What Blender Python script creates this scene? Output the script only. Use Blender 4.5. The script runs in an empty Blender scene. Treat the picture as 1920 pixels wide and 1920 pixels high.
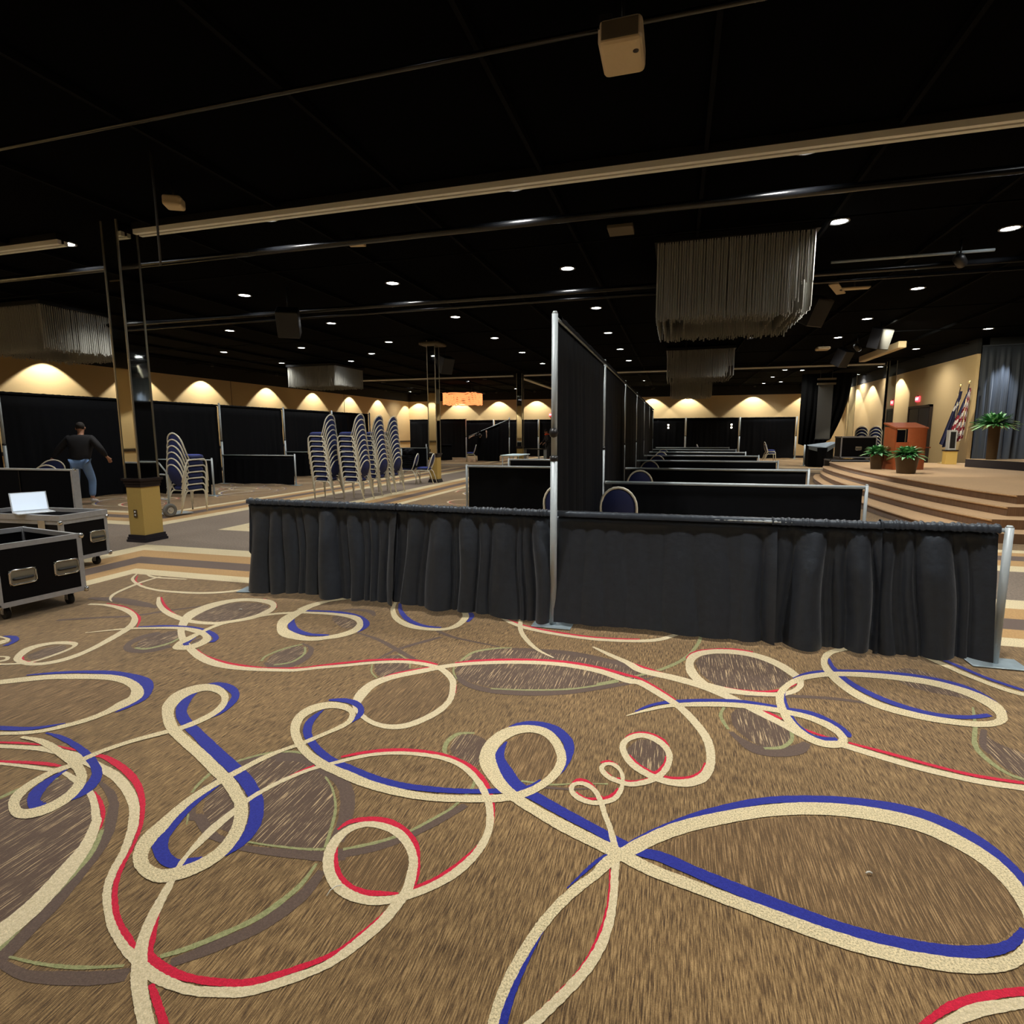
import bpy, bmesh, math, random
from mathutils import Vector, Matrix
PI = math.pi
C = bpy.context.scene.collection
SC = bpy.context.scene
# ---------------------------------------------------------------- camera
cam_d = bpy.data.cameras.new('camera'); cam = bpy.data.objects.new('camera', cam_d); C.objects.link(cam)
cam_d.sensor_width = 36.0; cam_d.lens = 19.95; cam_d.clip_start = 0.05; cam_d.clip_end = 200
YAW, PITCH, ROLL = 0.2812, 0.1375, -0.0036
fw = Vector((-math.sin(YAW)*math.cos(PITCH), math.cos(YAW)*math.cos(PITCH), -math.sin(PITCH)))
rt = Vector((math.cos(YAW), math.sin(YAW), 0)); up = rt.cross(fw)
rr = math.cos(ROLL)*rt + math.sin(ROLL)*up; uu = -math.sin(ROLL)*rt + math.cos(ROLL)*up
M = Matrix((rr, uu, -fw)).transposed().to_4x4(); M.translation = Vector((0.9182, -4.4294, 1.5459))
cam.matrix_world = M
SC.camera = cam
# ---------------------------------------------------------------- world, exposure
w = bpy.data.worlds.new('world'); SC.world = w; w.use_nodes = True
w.node_tree.nodes['Background'].inputs[0].default_value = (0.5, 0.55, 0.65, 1)
w.node_tree.nodes['Background'].inputs[1].default_value = 0.02
SC.view_settings.view_transform = 'Standard'; SC.view_settings.look = 'None'
SC.view_settings.gamma = 1; SC.view_settings.use_curve_mapping = False
SC.view_settings.exposure = 0.55
CEIL = 4.42
DOWN_E = 155.0      # watts of one recessed ceiling downlight
WASH_E = 240.0      # watts of one wall washer

# ---------------------------------------------------------------- materials
MATS = {}
def mat(name, col, rough=0.6, metal=0.0, spec=0.5, noise=0.0, nscale=40, bump=0.0, emis=None, estr=0, sheen=0, coat=0):
    if name in MATS: return MATS[name]
    m = bpy.data.materials.new(name); m.use_nodes = True; nt = m.node_tree; b = nt.nodes['Principled BSDF']
    b.inputs['Base Color'].default_value = (*col, 1); b.inputs['Roughness'].default_value = rough
    b.inputs['Metallic'].default_value = metal; b.inputs['Specular IOR Level'].default_value = spec
    if sheen: b.inputs['Sheen Weight'].default_value = sheen; b.inputs['Sheen Roughness'].default_value = 0.4
    if coat: b.inputs['Coat Weight'].default_value = coat
    if emis: b.inputs['Emission Color'].default_value = (*emis, 1); b.inputs['Emission Strength'].default_value = estr
    n = nt.nodes.new('ShaderNodeTexNoise'); n.inputs['Scale'].default_value = nscale; n.inputs['Detail'].default_value = 3
    tc = nt.nodes.new('ShaderNodeTexCoord'); nt.links.new(tc.outputs['Object'], n.inputs['Vector'])
    if noise:
        r = nt.nodes.new('ShaderNodeMapRange'); r.inputs[3].default_value = 1-noise; r.inputs[4].default_value = 1+noise
        nt.links.new(n.outputs['Fac'], r.inputs[0])
        mx = nt.nodes.new('ShaderNodeVectorMath'); mx.operation = 'SCALE'; mx.inputs[0].default_value = col
        nt.links.new(r.outputs[0], mx.inputs['Scale']); nt.links.new(mx.outputs[0], b.inputs['Base Color'])
    if bump:
        bp = nt.nodes.new('ShaderNodeBump'); bp.inputs['Strength'].default_value = bump; bp.inputs['Distance'].default_value = 0.01
        nt.links.new(n.outputs['Fac'], bp.inputs['Height']); nt.links.new(bp.outputs[0], b.inputs['Normal'])
    MATS[name] = m; return m
def carpet(name, stops, sx, sy, mixscale=0.9, thr=(0.35, 0.65), rough=0.95, bump=0.25, blot=0.25, fine=260):
    """woven carpet: streaky noise stretched along Y, large soft blotches of wear, fine speckle."""
    if name in MATS: return MATS[name]
    m = bpy.data.materials.new(name); m.use_nodes = True; nt = m.node_tree; b = nt.nodes['Principled BSDF']
    b.inputs['Roughness'].default_value = rough; b.inputs['Specular IOR Level'].default_value = 0.15; b.inputs['Sheen Weight'].default_value = 0.35; b.inputs['Sheen Roughness'].default_value = 0.45
    g = nt.nodes.new('ShaderNodeNewGeometry')
    mp = nt.nodes.new('ShaderNodeVectorMath'); mp.operation = 'MULTIPLY'; mp.inputs[1].default_value = (sx, sy, 1)
    nt.links.new(g.outputs['Position'], mp.inputs[0])
    n = nt.nodes.new('ShaderNodeTexNoise'); n.inputs['Scale'].default_value = 1; n.inputs['Detail'].default_value = 3; n.inputs['Roughness'].default_value = 0.7
    nt.links.new(mp.outputs[0], n.inputs['Vector'])
    cr = nt.nodes.new('ShaderNodeValToRGB'); e = cr.color_ramp.elements
    e[0].position = thr[0]; e[0].color = (*stops[0], 1); e[1].position = thr[1]; e[1].color = (*stops[-1], 1)
    if len(stops) == 3:
        k = e.new((thr[0]+thr[1])/2); k.color = (*stops[1], 1)
    nt.links.new(n.outputs['Fac'], cr.inputs[0])
    n2 = nt.nodes.new('ShaderNodeTexNoise'); n2.inputs['Scale'].default_value = mixscale; n2.inputs['Detail'].default_value = 4
    nt.links.new(g.outputs['Position'], n2.inputs['Vector'])
    n3 = nt.nodes.new('ShaderNodeTexNoise'); n3.inputs['Scale'].default_value = fine; n3.inputs['Detail'].default_value = 1
    nt.links.new(g.outputs['Position'], n3.inputs['Vector'])
    ad = nt.nodes.new('ShaderNodeMath'); ad.operation = 'ADD'
    r1 = nt.nodes.new('ShaderNodeMapRange'); r1.inputs[1].default_value = 0.3; r1.inputs[2].default_value = 0.7; r1.inputs[3].default_value = 1-blot-0.15; r1.inputs[4].default_value = 1+blot-0.15
    nt.links.new(n2.outputs['Fac'], r1.inputs[0])
    r2 = nt.nodes.new('ShaderNodeMapRange'); r2.inputs[1].default_value = 0.3; r2.inputs[2].default_value = 0.7; r2.inputs[3].default_value = 0.0; r2.inputs[4].default_value = 0.3
    nt.links.new(n3.outputs['Fac'], r2.inputs[0]); nt.links.new(r1.outputs[0], ad.inputs[0]); nt.links.new(r2.outputs[0], ad.inputs[1])
    sc = nt.nodes.new('ShaderNodeVectorMath'); sc.operation = 'SCALE'
    nt.links.new(cr.outputs[0], sc.inputs[0]); nt.links.new(ad.outputs[0], sc.inputs['Scale']); nt.links.new(sc.outputs[0], b.inputs['Base Color'])
    bp = nt.nodes.new('ShaderNodeBump'); bp.inputs['Strength'].default_value = bump; bp.inputs['Distance'].default_value = 0.004
    nt.links.new(n3.outputs['Fac'], bp.inputs['Height']); nt.links.new(bp.outputs[0], b.inputs['Normal'])
    MATS[name] = m; return m
def sr(r, g, b):   # sRGB 0-255 to linear
    f = lambda c: (c/255/12.92) if c/255 <= 0.04045 else ((c/255+0.055)/1.055)**2.4
    return (f(r), f(g), f(b))

M_CEIL = mat('black_ceiling_paint', (0.0016, 0.0018, 0.0026), 0.95, spec=.02, noise=0.3, nscale=3)
M_PIPE = mat('grey_black_pipe', (0.0035, 0.004, 0.005), 0.26, spec=.55)
M_DUCT = mat('black_duct_paint', (0.0035, 0.0037, 0.0045), 0.5, spec=.25)
M_JOIST = mat('black_joist_paint', (0.0045, 0.0048, 0.006), 0.9, spec=.05)
M_WALL = mat('tan_wallcovering', sr(196, 170, 124), 0.75, noise=0.05, nscale=25, bump=0.1)
M_WALLB = mat('black_upper_wall', (0.006, 0.006, 0.006), 0.9)
M_COLT = mat('column_wallcovering', sr(190, 160, 88), 0.7, noise=0.06, nscale=60, bump=0.1)
M_BASE = mat('black_rubber_base', (0.012, 0.011, 0.018), 0.45)
M_WOOD = mat('dark_stained_trim', (0.02, 0.013, 0.012), 0.35)
M_MIRROR = mat('mirror_glass', (0.72, 0.74, 0.70), 0.03, 1.0)
M_TRIM = mat('brushed_metal_trim', (0.50, 0.47, 0.38), 0.35, 1.0)
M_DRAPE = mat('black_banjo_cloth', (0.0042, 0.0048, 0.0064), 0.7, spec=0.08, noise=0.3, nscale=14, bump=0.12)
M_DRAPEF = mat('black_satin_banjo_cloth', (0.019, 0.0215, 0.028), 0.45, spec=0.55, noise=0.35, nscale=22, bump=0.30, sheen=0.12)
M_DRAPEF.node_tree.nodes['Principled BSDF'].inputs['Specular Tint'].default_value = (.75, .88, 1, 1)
M_DRAPE2 = mat('black_stage_velour', (0.003, 0.003, 0.003), 0.95, spec=0.05)
M_DRAPEB = mat('blue_grey_stage_curtain', (0.022, 0.027, 0.037), 0.7, spec=0.3, sheen=0.25)
M_ALU = mat('anodised_aluminium', (0.46, 0.52, 0.55), 0.45, 0.15, noise=0.05)
M_ALUM2 = mat('case_edge_aluminium', (0.42, 0.43, 0.45), 0.42, 0.45, noise=0.15, nscale=30)
M_STEEL = mat('galvanised_base_steel', (0.36, 0.45, 0.50), 0.35, 0.4, noise=0.25, nscale=18)
M_CHROME = mat('chrome', (0.7, 0.7, 0.68), 0.18, 1.0)
M_FRAME = mat('champagne_chair_enamel', sr(232, 228, 210), 0.35, spec=0.5)
M_BLUE = mat('blue_chair_fabric', sr(34, 54, 138), 0.9, noise=0.15, nscale=120, sheen=0.2)
M_NAVY = mat('navy_vinyl_and_seat_shade', sr(23, 36, 88), 0.7)
M_CASE = mat('black_case_laminate', (0.0018, 0.0018, 0.003), 0.5, spec=.15, noise=0.2, nscale=60)
M_FOAM = mat('black_case_foam', (0.003, 0.003, 0.004), 0.95, spec=.05)
M_RUBBER = mat('dark_rubber', (0.015, 0.015, 0.015), 0.7)
M_GREYRUB = mat('grey_tyre_rubber', (0.16, 0.16, 0.15), 0.7)
M_BLACKPL = mat('black_plastic', (0.01, 0.01, 0.011), 0.4)
M_BEIGEPL = mat('beige_projector_plastic', sr(205, 185, 150), 0.5, noise=0.04)
M_BEIGED = mat('dark_beige_plastic', sr(90, 80, 62), 0.6)  # darker, even beige for grilles, collar and roller case
M_TRACK = mat('cream_track_paint', (.86, .86, .80), 0.45)
M_CRYST = mat('chandelier_crystal', (0.30, 0.30, 0.27), 0.4, 0.0, spec=0.4)
M_LAMP = mat('downlight_lens', (1, 1, 1), 0.4, emis=(0.95, 0.98, 1.0), estr=22)
M_WARM = mat('sconce_glass', (1, 1, 1), 0.4, emis=(1.0, 0.85, 0.6), estr=7)
M_CREAMC = carpet('carpet_cream', [sr(134, 120, 84), sr(222, 206, 166)], 170, 170, thr=(0.30, 0.52), blot=0.08, fine=170)
M_PALE = carpet('carpet_pale_cream', [sr(200, 184, 146), sr(226, 211, 176)], 90, 90, blot=0.05)
M_RED = carpet('carpet_red', [sr(190, 24, 54), sr(212, 36, 66)], 90, 90, blot=0.05)
M_BLUEC = carpet('carpet_blue', [sr(34, 42, 132), sr(46, 54, 152)], 90, 90, blot=0.05)
M_GREEN = carpet('carpet_sage', [sr(130, 136, 90), sr(164, 162, 116)], 90, 60, blot=0.06)
M_DARKC = carpet('carpet_dark_brown', [sr(92, 76, 68), sr(104, 86, 74)], 90, 90, blot=0.05)
M_FIELD = carpet('carpet_brown_field', [sr(70, 53, 36), sr(124, 99, 66), sr(170, 140, 96)], 230, 13, thr=(0.36, 0.64), blot=0.2)
M_LEAFC = carpet('carpet_dark_leaf', [sr(92, 74, 62), sr(98, 80, 66), sr(200, 174, 134)], 170, 5, thr=(0.50, 0.62), blot=0.05)
M_LEAF2 = carpet('carpet_darker_loop', [sr(92, 72, 48), sr(122, 96, 64), sr(164, 134, 94)], 230, 7, thr=(0.44, 0.62), blot=0.12)  # loop interiors woven a little darker than the field
M_AISLE = carpet('carpet_taupe_aisle', [sr(96, 84, 72), sr(142, 126, 110)], 60, 35, thr=(0.35, 0.65), blot=0.12)
M_TANC = carpet('carpet_tan_stripe', [sr(166, 128, 78), sr(190, 152, 98)], 60, 60, blot=0.06)
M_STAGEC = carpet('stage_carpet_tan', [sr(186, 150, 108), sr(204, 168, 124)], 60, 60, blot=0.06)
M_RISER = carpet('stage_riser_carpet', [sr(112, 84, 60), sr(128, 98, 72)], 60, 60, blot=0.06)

# ---------------------------------------------------------------- mesh builder
class MB:
    def __init__(s): s.v = []; s.f = []; s.m = []; s.sm = []
    def add(s, vs, fs, mi=0, smooth=False):
        o = len(s.v); s.v += [tuple(v) for v in vs]
        for f in fs: s.f.append(tuple(i+o for i in f)); s.m.append(mi); s.sm.append(smooth)
        return s
    def box(s, a, b, mi=0, rz=0, c=None):
        x0, y0, z0 = a; x1, y1, z1 = b
        vs = [(x, y, z) for z in (z0, z1) for y in (y0, y1) for x in (x0, x1)]
        if rz:
            cx, cy = c or ((x0+x1)/2, (y0+y1)/2); ca, sa = math.cos(rz), math.sin(rz)
            vs = [(cx+(x-cx)*ca-(y-cy)*sa, cy+(x-cx)*sa+(y-cy)*ca, z) for x, y, z in vs]
        return s.add(vs, [(0,2,3,1),(4,5,7,6),(0,1,5,4),(2,6,7,3),(0,4,6,2),(1,3,7,5)], mi)
    def tube(s, pts, r, n=8, mi=0, closed=False, caps=True):
        pts = [Vector(p) for p in pts]; k = len(pts); vs = []; prev = None
        for i, p in enumerate(pts):
            if closed: t = pts[(i+1) % k]-pts[i-1]
            else: t = pts[min(i+1, k-1)]-pts[max(i-1, 0)]
            t.normalize()
            if prev is None:
                a = Vector((0, 0, 1)) if abs(t.z) < 0.9 else Vector((1, 0, 0)); u = t.cross(a).normalized()
            else:
                u = (prev - t*prev.dot(t)).normalized()
            prev = u; v = t.cross(u); ri = r[i] if isinstance(r, (list, tuple)) else r
            vs += [p + (u*math.cos(2*PI*j/n)+v*math.sin(2*PI*j/n))*ri for j in range(n)]
        fs = []
        for i in range(k if closed else k-1):
            a, b = i*n, ((i+1) % k)*n
            fs += [(a+j, a+(j+1) % n, b+(j+1) % n, b+j) for j in range(n)]
        s.add(vs, fs, mi, True)
        if caps and not closed:
            o = len(s.v)-k*n; s.f.append(tuple(o+j for j in reversed(range(n)))); s.m.append(mi); s.sm.append(False)
            s.f.append(tuple(o+(k-1)*n+j for j in range(n))); s.m.append(mi); s.sm.append(False)
        return s
    def lathe(s, prof, c=(0, 0, 0), n=16, mi=0, smooth=True):
        vs = [(c[0]+r*math.cos(2*PI*j/n), c[1]+r*math.sin(2*PI*j/n), c[2]+z) for r, z in prof for j in range(n)]
        fs = []
        for i in range(len(prof)-1):
            fs += [(i*n+j, i*n+(j+1) % n, (i+1)*n+(j+1) % n, (i+1)*n+j) for j in range(n)]
        fs.append(tuple(reversed(range(n)))); fs.append(tuple((len(prof)-1)*n+j for j in range(n)))
        return s.add(vs, fs, mi, smooth)
    def prism(s, poly, z0, z1, mi=0, side=None):
        n = len(poly); vs = [(x, y, z0) for x, y in poly]+[(x, y, z1) for x, y in poly]
        s.add(vs, [tuple(reversed(range(n))), tuple(range(n, 2*n))], mi)
        s.add(vs, [(i, (i+1) % n, n+(i+1) % n, n+i) for i in range(n)], mi if side is None else side)
        return s
    def build(s, name, mats, parent=None, loc=None, rz=0):
        me = bpy.data.meshes.new(name); me.from_pydata([tuple(v) for v in s.v], [], s.f)
        if not isinstance(mats, (list, tuple)): mats = [mats]
        for m in mats: me.materials.append(m)
        me.polygons.foreach_set('material_index', s.m); me.polygons.foreach_set('use_smooth', s.sm); me.update()
        o = bpy.data.objects.new(name, me); C.objects.link(o)
        if parent: o.parent = parent
        if loc: o.location = loc
        if rz: o.rotation_euler = (0, 0, rz)
        return o
def bevel(o, w=0.01, seg=2):
    m = o.modifiers.new('bevel', 'BEVEL'); m.width = w; m.segments = seg; m.limit_method = 'ANGLE'; return o
def tag(o, label, cat, group=None, kind=None):
    o['label'] = label; o['category'] = cat
    if group: o['group'] = group
    if kind: o['kind'] = kind
    return o
def thing(name, label, cat, loc=(0, 0, 0), rz=0, group=None):
    o = bpy.data.objects.new(name, None); C.objects.link(o); o.empty_display_size = 0.1
    o.location = loc; o.rotation_euler = (0, 0, rz); return tag(o, label, cat, group)
def struct(o):
    o['kind'] = 'structure'; return o
def copy_tree(o, parent=None):
    c = o.copy(); C.objects.link(c)
    if parent: c.parent = parent
    for ch in list(KIDS.get(o.name, [])): copy_tree(ch, c)
    return c
KIDS = {}
def freeze(root):     # remember the children of a prototype
    for o in list(bpy.data.objects):
        if o.parent: KIDS.setdefault(o.parent.name, [])
    def rec(o):
        KIDS[o.name] = [c for c in bpy.data.objects if c.parent == o]
        for c in KIDS[o.name]: rec(c)
    rec(root)
def spot(name, loc, target, energy, size=100, blend=0.6, col=(1, .97, .93), rad=0.06):
    l = bpy.data.lights.new(name, 'SPOT'); l.energy = energy; l.spot_size = math.radians(size); l.spot_blend = blend
    l.color = col; l.shadow_soft_size = rad
    o = bpy.data.objects.new(name, l); C.objects.link(o); o.location = loc
    d = Vector(target)-Vector(loc); o.rotation_euler = d.to_track_quat('-Z', 'Y').to_euler(); return o
ORD = ['first','second','third','fourth','fifth','sixth','seventh','eighth','ninth','tenth','eleventh','twelfth','thirteenth','fourteenth']
def catmull(P, sub=7):
    out = []; n = len(P)
    for i in range(n-1):
        p0 = P[max(i-1, 0)]; p1 = P[i]; p2 = P[i+1]; p3 = P[min(i+2, n-1)]
        for k in range(sub):
            t = k/sub
            out.append(tuple(0.5*((2*b)+(-a+c)*t+(2*a-5*b+4*c-d)*t*t+(-a+3*b-3*c+d)*t**3) for a, b, c, d in zip(p0, p1, p2, p3)))
    out.append(tuple(P[-1])); return out
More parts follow.
